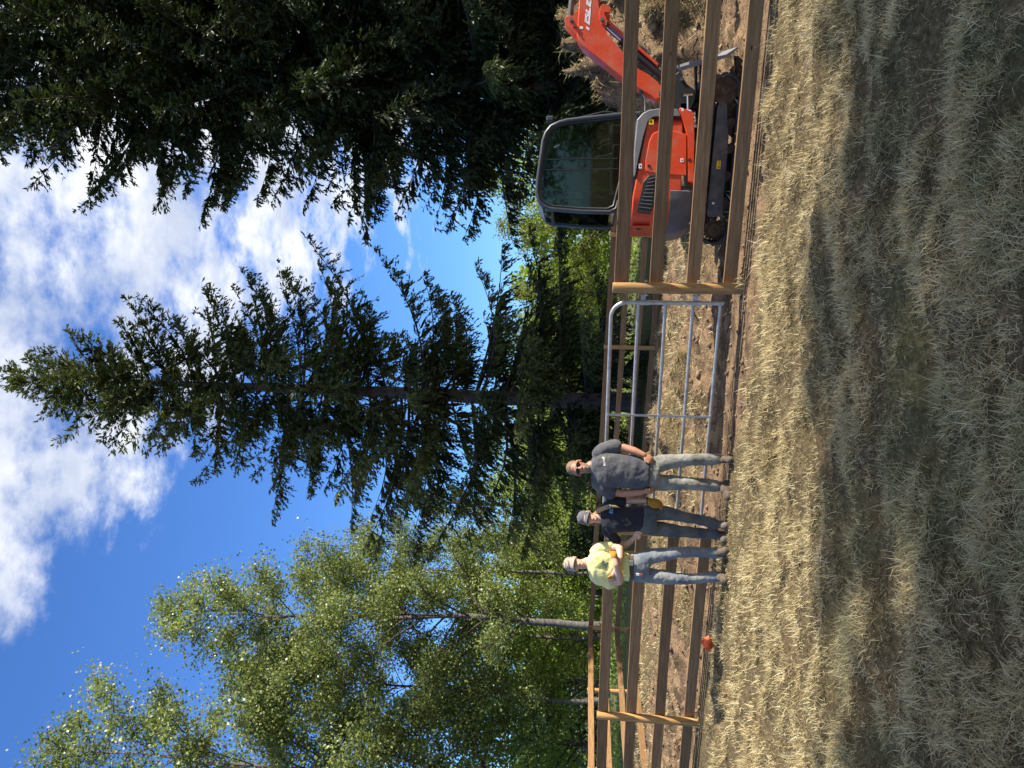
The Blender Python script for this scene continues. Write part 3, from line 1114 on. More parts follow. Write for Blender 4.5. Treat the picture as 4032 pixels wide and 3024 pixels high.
plant('alder_tree', 'second open leafy tree outside the picture, nearer the camera, shading the grass', 'tree', al1, (PALE_BARK, TWIG, LEAF), on_ground(17.5, -.2), rz=2.6, sc=.8, group='open broadleaf trees on the left')
q = at(2310, 2250, 37)
plant('alder_tree', 'leafy tree standing behind the boy, between the grey trunk and the spruce', 'tree', al2, (PALE_BARK, TWIG, LEAF), on_ground(q.x, q.y), rz=1.1, sc=.98, group='open broadleaf trees on the left')

# woods behind
bu1 = broadleaf_meshes(31, 8.0, .14, .5, [(0, 2.2), (2, 3.2), (5, 3.1), (7, 1.9), (8, .5)], 46, leaf=.13, per=13, up=(.25, .9), spread=.3, sub=8)
bu2 = broadleaf_meshes(32, 9.0, .16, .4, [(0, 2.4), (3, 3.6), (6, 3.2), (8, 1.6), (9, .4)], 46, leaf=.14, per=12, up=(.3, 1.0), spread=.32, sub=8, tint0=.55)
fi = spruce_meshes(90, 11, .4, [(0, 2.6), (3, 2.3), (7, 1.3), (10, .5), (11, .15)], .16, dens=.5, twig=(.25, .4), tw_w=.09)
BACK = [  # target x, y, depth, mesh, scale, label
    (2330, 2950, 37, 0, 1.12, 'bright green leafy tree at the far left end of the woods'),
    (2330, 2690, 40, 1, 1.11, 'rounded leafy tree behind the slender white trunk'),
    (2330, 2500, 38, 0, 0.95, 'bushy green tree behind the grey leaning trunk'),
    (2330, 2330, 42, 1, 1.05, 'bushy tree in the woods behind the boy in yellow'),
    (2330, 2160, 42, 2, 0.71, 'dark small fir behind the boy and the woman'),
    (2330, 2000, 46, 2, 1.10, 'bluish fir top showing between the woman and the spruce'),
    (2330, 1900, 41, 0, 0.89, 'light green bush behind the man with sunglasses'),
    (2330, 1760, 42, 1, 0.82, 'bushy tree low behind the spruce, left of its trunk'),
    (2330, 1540, 43, 0, 0.79, 'bushy tree low behind the spruce, right beside its trunk'),
    (2330, 1340, 41, 1, 0.78, 'green bush seen through the upper gate bars'),
    (2330, 1150, 40, 3, .66, 'yellowish green maple between the spruce and the excavator cab'),
    (2330, 900, 42, 3, .80, 'yellowish green maple behind the excavator cab'),
    (2330, 700, 38, 1, 0.89, 'bush in the shade behind the dense spruce, nearest the cab'),
    (2330, 420, 39, 0, 0.89, 'bush in the shade behind the excavator boom'),
    (2330, 120, 38, 1, 0.95, 'bush in the shade at the right-hand end of the woods'),
    (2330, 2830, 47, 2, 1.20, 'dark fir behind the leafy trees at the far left'),
    (2330, -250, 40, 0, 1.00, 'bush in the shade just outside the right-hand edge'),
    (2330, 3250, 39, 1, 1.11, 'leafy tree just outside the left-hand edge'),
]
bu3 = tuple(m.copy() for m in bu2)
for i, (tx_, ty_, dp, k, sc, lab) in enumerate(BACK):
    q = at(tx_, ty_, dp)
    ms = (bu1, bu2, fi, bu3)[k]
    mt = ((BARK, TWIG, LEAF2), (BARK, TWIG, LEAF2), (BARK, TWIG, FIR), (BARK, TWIG, LEAF3))[k]
    plant('fir_tree' if k == 2 else 'broadleaf_tree', lab, 'tree', ms, mt, on_ground(q.x, q.y), rz=i * 1.7, sc=sc, group='trees in the woods beyond the paddock')
# trees behind the camera, which the cab glass reflects
for i, (x, y, k, sc) in enumerate(((5.0, -20.5, 1, 1.2), (12.5, -18, 0, 1.2), (19.5, -21, 1, 1.2))):
    nm = ('leftmost', 'middle one', 'rightmost')[i]
    plant('broadleaf_tree', 'leafy tree behind the camera, ' + nm + ' of its row', 'tree', (bu1, bu2)[k], (BARK, TWIG, LEAF2), on_ground(x, y), rz=i * 2.3, sc=sc, group='row of trees behind the camera')
# the mass of the wood farther back, where no single tree can be told apart
wood_i = 0
rw = np.random.default_rng(77)
wc = []
for i in range(70):
    wx = -42 + 84 * (i + .5) / 70 + rw.normal(0, .6); wy = rw.uniform(46, 58)
    hh = rw.uniform(3.6, 6.2)
    n = 900
    th = rw.uniform(0, 6.28, n); r_ = np.sqrt(rw.random(n)) * rw.uniform(2.0, 2.8); z_ = rw.random(n) ** .8
    wc.append(np.stack([wx + r_ * np.cos(th) * (1 - .6 * z_ ** 2), wy + r_ * np.sin(th) * (1 - .6 * z_ ** 2), z_ * hh * (1 + .1 * np.sin(th * 3))], -1))
wc = np.concatenate(wc); n = len(wc)
d = unit(rw.normal(0, 1, (n, 3)) + [0, 0, -.4]); w = unit(np.cross(d, rw.normal(0, 1, (n, 3))))
L = rw.uniform(.3, .55, n)
V, F = quads(wc, d, w, L, L * .75)
tn = np.clip(.45 + .3 * (nz.fbm(wc[:, 0] * .3, wc[:, 2] * .5, 3) - .5) + rw.normal(0, .18, n), 0, 1)
tag(link('far_wood', np_mesh('far_wood', V, F, {'tint': np.repeat(tn, 4)}), LEAF2), 'far edge of the green wood beyond the lawn', 'wood', kind='stuff')

# low plants at the foot of the wood
n = 26000
ux = rw.uniform(-22, 22, n); uy = rw.uniform(26, 36, n)
k = nz2.fbm(ux * .35 + 4, uy * .35, 3) > .5
ux, uy = ux[k], uy[k]; n = len(ux)
uz = G(ux, uy) + rw.random(n) ** 1.5 * .7 * (nz.fbm(ux * .8, uy * .8, 3) + .2)
d = unit(rw.normal(0, 1, (n, 3)) + [0, 0, .6]); w = unit(np.cross(d, rw.normal(0, 1, (n, 3))))
L = rw.uniform(.08, .2, n)
V, F = quads(np.stack([ux, uy, uz], -1), d, w, L, L * .5)
tag(link('undergrowth', np_mesh('undergrowth', V, F, {'tint': np.repeat(np.clip(rw.normal(.6, .2, n), 0, 1), 4)}), LEAF2), 'low green plants at the foot of the wood', 'undergrowth', kind='stuff')
# ------------------------------------------------------------------ compact excavator behind the right-hand fence
ORANGE, nt, bs = new_mat('orange_paint')
n_a = noise_tex(nt, 4, 7, .65); n_b = noise_tex(nt, 30, 4, .6)
oc = ramp(nt, n_b, [(.3, (.60, .052, .014)), (.7, (.70, .075, .02))])
om = N(nt, 'ShaderNodeMix', data_type='RGBA')
nt.links.new(ramp(nt, n_a, [(.50, (0, 0, 0)), (.75, (.42, .42, .42))]), om.inputs['Factor'])
nt.links.new(oc, om.inputs['A']); om.inputs['B'].default_value = (.34, .20, .12, 1)
nt.links.new(om.outputs['Result'], bs.inputs['Base Color'])
nt.links.new(ramp(nt, n_a, [(.4, (.28, .28, .28)), (.75, (.7, .7, .7))]), bs.inputs['Roughness'])
bs.inputs['Coat Weight'].default_value = .2
DGREY = simple('grey_plastic', (.095, .10, .11), .5, var=.2, scale=10)
MGREY = simple('fairing_grey', (.17, .17, .175), .5, var=.15, scale=9)
BLACKM = simple('black_steel', (.018, .018, .018), .45, var=.4, scale=12)
TUBEM = simple('cab_frame_black', (.045, .047, .05), .38, var=.15, scale=10)
RUBBER = simple('track_rubber', (.055, .05, .045), .85, var=.5, scale=9, bmp=.3)
DUSTY = simple('dusty_steel', (.10, .092, .084), .65, .3, var=.45, scale=7, bmp=.2)
RUSTR = simple('rusty_sprocket', (.10, .06, .035), .8, .4, var=.5, scale=14, bmp=.3)
CHROME = simple('chrome_rod', (.75, .75, .76), .15, 1.0, var=.05)
WHITEP = simple('white_print', (.8, .8, .78), .5, var=.04)
YELLP = simple('yellow_sticker', (.85, .55, .02), .5, var=.05)
INKP = simple('black_print', (.02, .02, .02), .6, var=.1)
SEATM = simple('seat_fabric', (.05, .055, .06), .8, var=.2, scale=30)
BEIGE = simple('lever_grey', (.33, .32, .29), .6, var=.1)
REDP = simple('red_handle', (.6, .07, .03), .5, var=.1)

glass, nt, bs = new_mat('tinted_glass')
nt.nodes.remove(bs)
tb = N(nt, 'ShaderNodeBsdfTransparent'); tb.inputs[0].default_value = (.40, .50, .45, 1)
gb = N(nt, 'ShaderNodeBsdfGlossy'); gb.inputs['Roughness'].default_value = .03
gb.inputs[0].default_value = (.9, .95, .95, 1)
fr = N(nt, 'ShaderNodeFresnel'); fr.inputs[0].default_value = 1.5
mxs_ = N(nt, 'ShaderNodeMixShader')
nt.links.new(fr.outputs[0], mxs_.inputs[0]); nt.links.new(tb.outputs[0], mxs_.inputs[1]); nt.links.new(gb.outputs[0], mxs_.inputs[2])
nt.links.new(mxs_.outputs[0], nt.nodes['Material Output'].inputs[0])

exr = empty('excavator', (2.7, 9.35, 0))
tag(exr, 'compact orange excavator with a dark glass cab parked behind the fence', 'excavator')
EO = exr.location.copy()


def eb(mb, name, mat, smooth=False, parent=None):
    """Link under the excavator; sub-parts hang under a part without an offset of their own."""
    return mb.build(name, mat, parent if parent is not None else exr, smooth, off=EO)


def z6(x, y, Y):
    p = at(2100 + x / 3.16, 380 + y / 3.16, Y)
    return (p.x, p.z)


def z7(x, y, Y):
    p = at(2250 + x / 3.403, y / 3.403, Y)
    return (p.x, p.z)


# ---- tracks
TA = Vector((1.861, 9.15, 0)); TB_ = Vector((3.304, 8.60, 0))
td = (TB_ - TA).normalized(); tn_ = Vector((-td.y, td.x, 0))
WB = (TB_ - TA).length


def trk(s, w, z):
    """Track frame: s along from the rear wheel, w inward from the outer face, z up."""
    return TA + td * s + tn_ * w + Vector((0, 0, z))


def stadium(r, n=10, sag=0.0):
    pts = []
    for i in range(n + 1):
        a = math.pi / 2 + math.pi * i / n
        pts.append((r * math.cos(a), r * math.sin(a)))
    pts += [(WB * q / 6, -r) for q in range(1, 6)]
    for i in range(n + 1):
        a = -math.pi / 2 + math.pi * i / n
        pts.append((WB + r * math.cos(a), r * math.sin(a)))
    pts += [(WB * (1 - q / 6), r - sag * math.sin(math.pi * q / 6)) for q in range(1, 6)]
    return pts


RT, CZ, TWD = .172, .178, .23
for w0 in (0.0, 1.2 - TWD):
    trp = MB()
    outer, inner = stadium(RT, sag=.015), stadium(RT - .026, sag=.015)
    n = len(outer)
    V, Fq = [], []
    for ring, w in ((outer, w0), (outer, w0 + TWD), (inner, w0 + TWD), (inner, w0)):
        V += [trk(s, w, CZ + z) for s, z in ring]
    for k in range(4):
        for i in range(n):
            j = (i + 1) % n; k2 = (k + 1) % 4
            Fq.append((k * n + i, k * n + j, k2 * n + j, k2 * n + i))
    trp.add(V, Fq)
    track = eb(trp, 'track', RUBBER, 40)
    # lugs, one ridge each
    per = []
    L = 0
    for i in range(n):
        a, b = outer[i], outer[(i + 1) % n]
        per.append((L, a, b)); L += math.hypot(b[0] - a[0], b[1] - a[1])
    lug = MB()
    nl = 46
    for q in range(nl):
        t = L * q / nl
        for (l0, a, b) in per:
            ln = math.hypot(b[0] - a[0], b[1] - a[1])
            if l0 <= t < l0 + ln:
                f_ = (t - l0) / ln
                s, z = a[0] + (b[0] - a[0]) * f_, a[1] + (b[1] - a[1]) * f_
                e_ = Vector(((b[0] - a[0]) / ln, (b[1] - a[1]) / ln))
                nrm = Vector((e_.y, -e_.x))
                pts = []
                for w in (w0 + .012, w0 + TWD - .012):
                    for (ds, dn) in ((-.02, -.004), (.02, -.004), (.012, .016), (-.012, .016)):
                        pts.append(trk(s + e_.x * ds + nrm.x * dn, w, CZ + z + e_.y * ds + nrm.y * dn))
                lug.add(pts, [(0, 1, 2, 3), (7, 6, 5, 4), (0, 4, 5, 1), (1, 5, 6, 2), (2, 6, 7, 3), (3, 7, 4, 0)])
                break
    eb(lug, 'track_lugs', RUBBER, parent=track)['kind'] = 'stuff'
    # sprocket with teeth, idler, rollers, side frame
    sp = MB()
    nT = 17
    ring = []
    for i in range(nT * 4):
        r_ = (.108, .108, .13, .13)[i % 4]
        ring.append((r_ * math.cos(2 * math.pi * i / (nT * 4)), r_ * math.sin(2 * math.pi * i / (nT * 4))))
    sp.loft([[trk(s, w0 + w, CZ + z) for s, z in ring] for w in (.05, .09)])
    sp.tube([trk(0, w0 + .02, CZ), trk(0, w0 + .14, CZ)], .075, 18)
    sp.tube([trk(0, w0 + .005, CZ), trk(0, w0 + .03, CZ)], .02, 8)
    eb(sp, 'drive_sprocket', RUSTR, 40)
    idl = MB()
    idl.tube([trk(WB, w0 + .03, CZ), trk(WB, w0 + .2, CZ)], .142, 22)
    idl.tube([trk(WB, w0 + .012, CZ), trk(WB, w0 + .22, CZ)], .05, 14)
    eb(idl, 'idler_wheel', RUSTR, 40)
    for s in (.32, .62, .92, 1.2):
        rl = MB()
        rl.tube([trk(s, w0 + .03, .085), trk(s, w0 + .2, .085)], .052, 14)
        rl.tube([trk(s, w0 + .015, .085), trk(s, w0 + .215, .085)], .022, 10)
        eb(rl, 'track_roller', RUSTR, 40)
    fr_ = MB()
    prof = [(.16, .12), (.2, .10), (1.05, .10), (1.12, .12), (1.40, .15), (1.43, .19), (1.42, .235), (1.36, .25), (.2, .275), (.15, .25)]
    fr_.loft([[trk(s, w0 + w, z) for s, z in prof] for w in (.022, .19)])
    frame = eb(fr_, 'track_frame', DUSTY)
    for s in (1.30, 1.345, 1.385):
        eb(MB().tube([trk(s, w0 + .016, .225), trk(s, w0 + .026, .225)], .007, 6), 'bolt', BLACKM, parent=frame)
    if w0 == 0.0:
        st = MB()
        st.loft([[trk(s, w, z) for s, z in ((.70, .165), (.79, .165), (.79, .21), (.70, .21))] for w in (.018, .0225)])
        lab = eb(st, 'warning_sticker', YELLP, parent=frame)
        ink = MB()
        ink.loft([[trk(s, w, z) for s, z in ((.71, .175), (.735, .175), (.7225, .203))] for w in (.0165, .0185)])
        ink.loft([[trk(s, w, z) for s, z in ((.745, .175), (.78, .175), (.78, .18), (.745, .18))] for w in (.0165, .0185)])
        ink.loft([[trk(s, w, z) for s, z in ((.775, .18), (.78, .18), (.78, .2), (.775, .2))] for w in (.0165, .0185)])
        eb(ink, 'sticker_pictogram', INKP, parent=frame)
        st = MB()
        st.loft([[trk(s, w, z) for s, z in ((.30, .2), (.325, .2), (.325, .228), (.30, .228))] for w in (.018, .0225)])
        eb(st, 'tag_sticker', WHITEP, parent=frame)

car = MB()
c_ = trk(WB / 2, .6, 0)
car.loft([[trk(s, w, z) for s, z in ((.35, .17), (1.1, .17), (1.0, .36), (.45, .36))] for w in (.2, 1.0)])
car.tube([(c_.x, c_.y, .34), (c_.x, c_.y, .47)], .36, 24)
eb(car, 'undercarriage', BLACKM, 40)

# ---- dozer blade and its arms (a little ahead of the tracks)
bl = MB()
prof = [(1.83, .60), (1.80, .56), (1.845, .42), (1.865, .30), (1.90, .19), (1.985, .085), (2.0, .095), (1.925, .21), (1.905, .32), (1.885, .44), (1.86, .60)]
bl.loft([[trk(s - .02, w, z) for s, z in prof] for w in (-.02, 1.22)])
eb(bl, 'dozer_blade', MGREY, 30)
for w in (.25, .93):
    ar = MB()
    ar.loft([[trk(s, w + q, z) for s, z in ((1.0, .22), (1.85, .26), (1.85, .36), (1.0, .30))] for q in (0, .06)])
    eb(ar, 'blade_arm', DGREY)
ar = MB()
ar.tube([trk(1.05, .6, .34), trk(1.5, .6, .42)], .032, 12)
ar.tube([trk(1.5, .6, .42), trk(1.82, .6, .45)], .018, 10)
eb(ar, 'blade_cylinder', BLACKM, 40)

# ---- upper body: plan outline with a rounded tail, sloping top
Y0, Y1 = 8.74, 9.78
YC = (Y0 + Y1) / 2


def plan(xr, xf, y0, y1, rc, n=8, rcf=.08):
    pts = [(xf, y0 + rcf), (xf, y1 - rcf), (xf - rcf, y1)]
    for i in range(n + 1):
        a = math.pi / 2 * i / n
        pts.append((xr + rc - rc * math.sin(a), y1 - rc + rc * math.cos(a)))
    for i in range(n + 1):
        a = math.pi / 2 * i / n
        pts.append((xr + rc - rc * math.cos(a), y0 + rc - rc * math.sin(a)))
    pts.append((xf - rcf, y0))
    return pts


def slab(mb, poly, zb_, zt_f, bev=.012):
    cx = sum(p[0] for p in poly) / len(poly); cy = sum(p[1] for p in poly) / len(poly)
    sh = lambda p, k: (p[0] + (cx - p[0]) * k, p[1] + (cy - p[1]) * k)
    zf = zb_ if callable(zb_) else (lambda x: zb_)
    k = bev * 2
    rings = [[(*sh(p, k), zf(p[0])) for p in poly], [(*p, zf(p[0]) + bev) for p in poly], [(*p, zt_f(p[0]) - bev) for p in poly], [(*sh(p, k), zt_f(p[0])) for p in poly]]
    return mb.loft(rings)


top = lambda x: float(np.interp(x, [1.9, 2.3, 2.57, 2.82, 3.0, 3.07, 3.14], [1.175, 1.158, 1.124, 1.076, 1.02, .95, .86]))
body = MB()
slab(body, plan(1.86, 3.07, Y0, Y1, .30), .62, top)
bodyo = eb(body, 'engine_cover', ORANGE, 30)
cw = MB()
ringz = [(.50, .06), (.56, .02), (.66, 0), (.745, -.004)]
cw.loft([[(x, y, z) for x, y in plan(1.80 + q, 2.30 - (0 if z > .7 else .0), Y0 - .012 + q * .6, Y1 + .012 - q * .6, .34)] for z, q in ringz])
eb(cw, 'counterweight', DGREY, 40)
# lower skirt with the raised front corner
sk = MB()
poly = [z6(*p, Y0) for p in ((1840, 240), (1815, 160), (1830, 143), (1975, 190), (1990, 220), (2005, 460), (1992, 1085), (1925, 1062), (1917, 500))]
sk.prism([(x, z) for x, z in poly], 'y', Y0 - .022, Y0 + .10, .008)
eb(sk, 'side_skirt', ORANGE, 25)
for (a, b, c, d) in ((1840, 150, 1865, 195), (1930, 170, 1960, 195)):
    poly = [z6(*p, Y0) for p in ((a, b), (c, b + 8), (c, d), (a, d - 8))]
    eb(MB().prism(poly, 'y', Y0 - .024, Y0 - .021), 'reflector_tape', WHITEP)
# sloping side relief on the cover: a recessed-looking panel pressed into the sheet (proud frame round it)
rp = MB()
poly = [z6(*p, Y0) for p in ((1560, 430), (1480, 470), (1440, 560), (1395, 800), (1400, 930), (1530, 960), (1900, 985), (1905, 470), (1760, 432))]
rp.prism(poly, 'y', Y0 - .010, Y0 + .02, .006)
eb(rp, 'cover_panel', ORANGE, 25)
vt = MB()
poly = [z6(*p, Y0) for p in ((1530, 968), (1440, 985), (1370, 1060), (1285, 1440), (1450, 1462), (1525, 1290))]
vt.prism(poly, 'y', Y0 - .012, Y0 + .02, .006)
vent = eb(vt, 'side_vent', BLACKM, 25)
for q in range(9):
    f_ = (q + .6) / 9.6
    a = Vector(z6(1440 - 150 * f_, 1010 + 410 * f_, Y0)); b = Vector(z6(1522 - 70 * f_, 985 + 460 * f_, Y0))
    MB().tube([(a.x, Y0 - .014, a.y), (b.x, Y0 - .014, b.y)], .004, 5).build('vent_bar', DGREY, vent, off=EO)
# latch, tags
for (x, y, w, h, m, nm) in ((1330, 870, 40, 58, WHITEP, 'tag_sticker'), (1848, 797, 38, 46, WHITEP, 'tag_sticker'), (1465, 320, 62, 66, YELLP, 'warning_sticker')):
    poly = [z6(x + sx * w / 2, y + sy * h / 2, Y0) for sx, sy in ((-1, -1), (1, -1), (1, 1), (-1, 1))]
    st = MB(); st.prism(poly, 'y', Y0 - .0135, Y0 - .005)
    eb(st, nm, m)
    poly = [z6(x + sx * w / 5, y + sy * h / 5, Y0) for sx, sy in ((-1, -1), (1, -1), (1, 1), (-1, 1))]
    st = MB(); st.prism(poly, 'y', Y0 - .0145, Y0 - .012)
    eb(st, 'sticker_pictogram', INKP)
lx, lz = z6(1440, 868, Y0)
MB().tube([(lx, Y0 - .016, lz), (lx, Y0 + .01, lz)], .017, 14).build('cover_lock', BLACKM, exr, 40, off=EO)
lx, lz = z6(1940, 797, Y0)
MB().tube([(lx, Y0 - .026, lz), (lx, Y0 + .01, lz)], .018, 14).build('skirt_hole', BLACKM, exr, 40, off=EO)
# grey fairing between cover and cab
fa = MB()
up_ = [(1250, 985), (1255, 700), (1270, 480), (1290, 290), (1360, 210), (1440, 168), (1590, 148), (1800, 160)]
lo_ = [(1835, 238), (1500, 240), (1425, 285), (1352, 520), (1296, 800), (1262, 1000)]
poly = [z6(*p, Y0) for p in up_ + lo_]
fa.prism(poly, 'y', Y0 - .018, Y1 + .01, .012)
eb(fa, 'fairing', MGREY, 25)
rb = MB()
rb.box((1.855, 9.1, 1.05), (.02, .42, .2), bev=.008)
rear = eb(rb, 'rear_panel', ORANGE)
MB().box((1.842, 9.0, 1.07), (.012, .07, .05), bev=.004).build('latch', BLACKM, rear, off=EO)
# yellow edge mark and black top deck under the cab
dk = MB()
slab(dk, plan(1.95, 3.1, Y0 + .04, Y1 - .02, .2), lambda x: top(x) - .02, lambda x: max(top(x) + .03, 1.13), .008)
eb(dk, 'cab_floor', BLACKM, 30)

# ---- cab
CY0, CY1 = 8.86, 9.70
cab_path = [(1330, 215), (1105, 226), (760, 262), (430, 300), (330, 325), (225, 375), (160, 455), (125, 560), (85, 850), (58, 1050), (50, 1180), (75, 1300), (130, 1365), (220, 1400), (600, 1432), (950, 1440), (1035, 1400), (1060, 1300)]


def cabp(Y):
    return [(x, Y, z) for x, z in [z6(*p, CY0) for p in cab_path]]


cab = None
for Y in (CY0, CY1):
    fm = MB()
    P = cabp(Y)
    fm.tube(P, .027, 10)
    a, b = P[-1], P[0]
    fm.tube([a, (2.5, Y, 1.18), (b[0], Y, b[2] + .04)], .02, 8)
    o = eb(fm, 'cab_side_frame', TUBEM, 40)
    if cab is None:
        cab = o
    # side glass
    pn = [(x, z) for x, _, z in P]
    ctr = (sum(p[0] for p in pn) / len(pn), sum(p[1] for p in pn) / len(pn))
    gl = MB()
    ins = [(p[0] + (ctr[0] - p[0]) * .02, p[1] + (ctr[1] - p[1]) * .02) for p in pn]
    gl.prism(ins, 'y', Y - .003, Y + .003)
    eb(gl, 'side_window', glass)
    rim = MB()
    in1 = [(p[0] + (ctr[0] - p[0]) * .07, p[1] + (ctr[1] - p[1]) * .07) for p in pn]
    rim.tube([(x, Y - .006, z) for x, z in in1] + [(in1[0][0], Y - .006, in1[0][1])], .014, 6)
    eb(rim, 'window_seal', BLACKM, 40)
for y_ in (775, 905):
    a, b = z6(140, y_ + 10, CY0), z6(1050, y_ - 4, CY0)
    MB().box(((a[0] + b[0]) / 2, CY0 - .006, (a[1] + b[1]) / 2), (.010, .012, a[1] - b[1]), rot=Matrix.Rotation(math.atan2(a[0] - b[0], a[1] - b[1]), 3, 'Y')).build('window_divider', BLACKM, exr, off=EO)
# roof, front and rear panes, cross tubes
P = cabp(0)
roof = MB()
ri = [5, 6, 7, 8, 9, 10, 11, 12]
rings = []
for dzr in (.0, .022):
    rings.append([(P[i][0], CY0 + .01, P[i][2] + dzr) for i in ri] + [(P[i][0], CY1 - .01, P[i][2] + dzr) for i in ri[::-1]])
roof.loft(rings)
eb(roof, 'roof', TUBEM, 30)
for i, nm in ((0, 'front'), (4, 'front'), (13, 'rear'), (16, 'rear')):
    MB().tube([(P[i][0], CY0, P[i][2]), (P[i][0], CY1, P[i][2])], .022, 8).build('cross_tube', TUBEM, exr, 40, off=EO)
fgl = MB()
fgl.loft([[(P[i][0] + q, CY0 + .03, P[i][2]) for i in (0, 1, 3, 4)] + [(P[i][0] + q, CY1 - .03, P[i][2]) for i in (4, 3, 1, 0)] for q in (-.003, .003)])
eb(fgl, 'windscreen', glass)
rgl = MB()
rgl.loft([[(P[i][0] + q, CY0 + .03, P[i][2]) for i in (13, 14, 15, 16)] + [(P[i][0] + q, CY1 - .03, P[i][2]) for i in (16, 15, 14, 13)] for q in (-.003, .003)])
eb(rgl, 'rear_window', glass)
# work light, rear lamp
x_, z_ = z6(215, 260, CY0)
lt = MB()
lt.box((x_ + .01, CY0 + .10, z_ + .01), (.06, .10, .085), bev=.012)
lt.tube([(x_ - .01, CY0 + .10, z_ - .03), (x_ - .10, CY0 + .06, z_ - .07)], .010, 6)
eb(lt, 'work_light', TUBEM)
x_, z_ = z6(175, 1420, CY0)
MB().ball((x_ - .02, CY0 + .12, z_), (.035, .05, .04)).build('rear_light', BLACKM, exr, True, off=EO)
MB().tube([(3.16, CY0 + .05, 1.3), (3.19, CY0 + .05, 1.5), (3.12, CY0 + .05, 1.8)], .009, 6).build('grab_handle', BLACKM, exr, 40, off=EO)
# inside the cab
st = MB()
st.box((2.42, 9.28, 1.28), (.44, .46, .12), bev=.04)
st.box((2.22, 9.28, 1.50), (.12, .44, .50), rot=Matrix.Rotation(rad(-14), 3, 'Y'), bev=.05)
eb(st, 'seat', SEATM, 30)
cs = MB()
for y_ in (8.98, 9.58):
    cs.box((2.58, y_, 1.30), (.5, .10, .2), bev=.03)
cs.box((3.02, 9.28, 1.30), (.14, .5, .26), bev=.03)
eb(cs, 'console', DGREY, 30)
for (x_, y_) in ((2.70, 8.98), (2.70, 9.58)):
    lv = MB()
    for q in range(4):
        lv.tube([(x_, y_, 1.39 + q * .018), (x_, y_, 1.404 + q * .018)], .034 - q * .005, 10)
    lv.tube([(x_, y_, 1.4), (x_ - .01, y_, 1.54), (x_ - .03, y_, 1.60)], [.012, .016, .02], 8)
    eb(lv, 'control_lever', BEIGE, 40)
for (x_, y_, z_) in ((2.98, 9.2, 1.42), (2.98, 9.36, 1.42)):
    lv = MB()
    lv.tube([(x_, y_, z_ - .05), (x_ - .05, y_, z_ + .10), (x_ - .08, y_, z_ + .12)], [.008, .009, .014], 8)
    eb(lv, 'travel_lever', BEIGE, 40)
MB().tube([(2.50, 9.0, 1.40), (2.53, 9.0, 1.52), (2.53, 9.0, 1.56)], [.008, .014, .018], 8).build('safety_lever', REDP, exr, 40, off=EO)
pl_ = MB(); pl_.box((2.40, 9.66, 1.75), (.11, .02, .85), bev=.006)
pil = eb(pl_, 'inner_pillar', BLACKM)
for z_ in (1.78, 1.93):
    MB().box((2.40, 9.645, z_), (.075, .008, .09)).build('notice', WHITEP, pil, off=EO)

# ---- boom with its cylinders, arm and bucket
BY0, BY1 = 9.12, 9.30
bo = [(1135, 1335), (1090, 1290), (890, 1165), (700, 1050), (330, 760), (150, 620), (95, 530), (72, 470), (85, 300), (105, 0)]
bu_ = [(350, 0), (375, 160), (430, 330), (470, 460), (560, 560), (720, 735), (900, 930), (1030, 1000), (1160, 1100), (1215, 1175), (1205, 1300)]
poly = [z7(*p, BY0) for p in bo] + [(5.05, 1.70), (5.35, 1.52), (5.38, 1.42), (5.28, 1.37), (5.0, 1.47)] + [z7(*p, BY0) for p in bu_]
bm_ = MB()
bm_.prism(poly, 'y', BY0, BY1, .010)
boom = eb(bm_, 'boom', ORANGE, 25)
ear = MB()
er = [z7(*p, BY0) for p in ((75, 470), (0, 405), (-70, 330), (-95, 270), (-85, 225), (-40, 200), (20, 205), (60, 160), (100, 95), (110, 300))]
for y_ in (BY0 + .012, BY1 - .042):
    ear.prism(er, 'y', y_, y_ + .03, .004)
eb(ear, 'boom_bracket', ORANGE, 25, parent=boom)
ear2 = MB()
er = [z7(*p, BY0) for p in ((365, 210), (400, 70), (440, 55), (530, 110), (520, 170), (450, 160), (430, 195), (470, 250), (460, 330), (400, 330))]
for y_ in (BY0 - .012, BY1 - .02):
    ear2.prism(er, 'y', y_, y_ + .03, .004)
eb(ear2, 'cylinder_bracket', ORANGE, 25, parent=boom)
for (x, y, r_, nm) in ((0, 272, .020, 'pin'), (408, 272, .022, 'pin'), (35, 355, .010, 'pin'), (1190, 1255, .022, 'pin')):
    px_, pz_ = z7(x, y, BY0)
    MB().tube([(px_, BY0 - .03, pz_), (px_, BY1 + .03, pz_)], r_, 14).build('pivot_pin', DUSTY, boom, 40, off=EO)
# boom cylinder with orange guard
a, b = z7(430, 290, BY0), z7(1290, 1040, BY0)
A3, B3 = Vector((a[0], 9.21, a[1])), Vector((b[0], 9.21, b[1]))
cy = MB()
cy.tube([A3 + (B3 - A3) * .28, A3 + (B3 - A3) * 1.0], .042, 14)
eb(cy, 'boom_cylinder', BLACKM, 40)
MB().tube([A3, A3 + (B3 - A3) * .3], .022, 12).build('cylinder_rod', CHROME, exr, 40, off=EO)
dirv = (B3 - A3).normalized(); nv = Vector((dirv.z, 0, -dirv.x))
if nv.x < 0: nv = -nv
gd = MB()
Lg = (B3 - A3).length * .80
rings = []
for q in (.02, 1.0):
    c0 = A3 + dirv * Lg * q + nv * .058
    rings.append([c0 + Vector((0, y_, 0)) + nv * h_ for y_, h_ in ((-.055, -.02), (-.055, .01), (.055, .01), (.055, -.02))])
gd.loft(rings)
eb(gd, 'cylinder_guard', ORANGE)
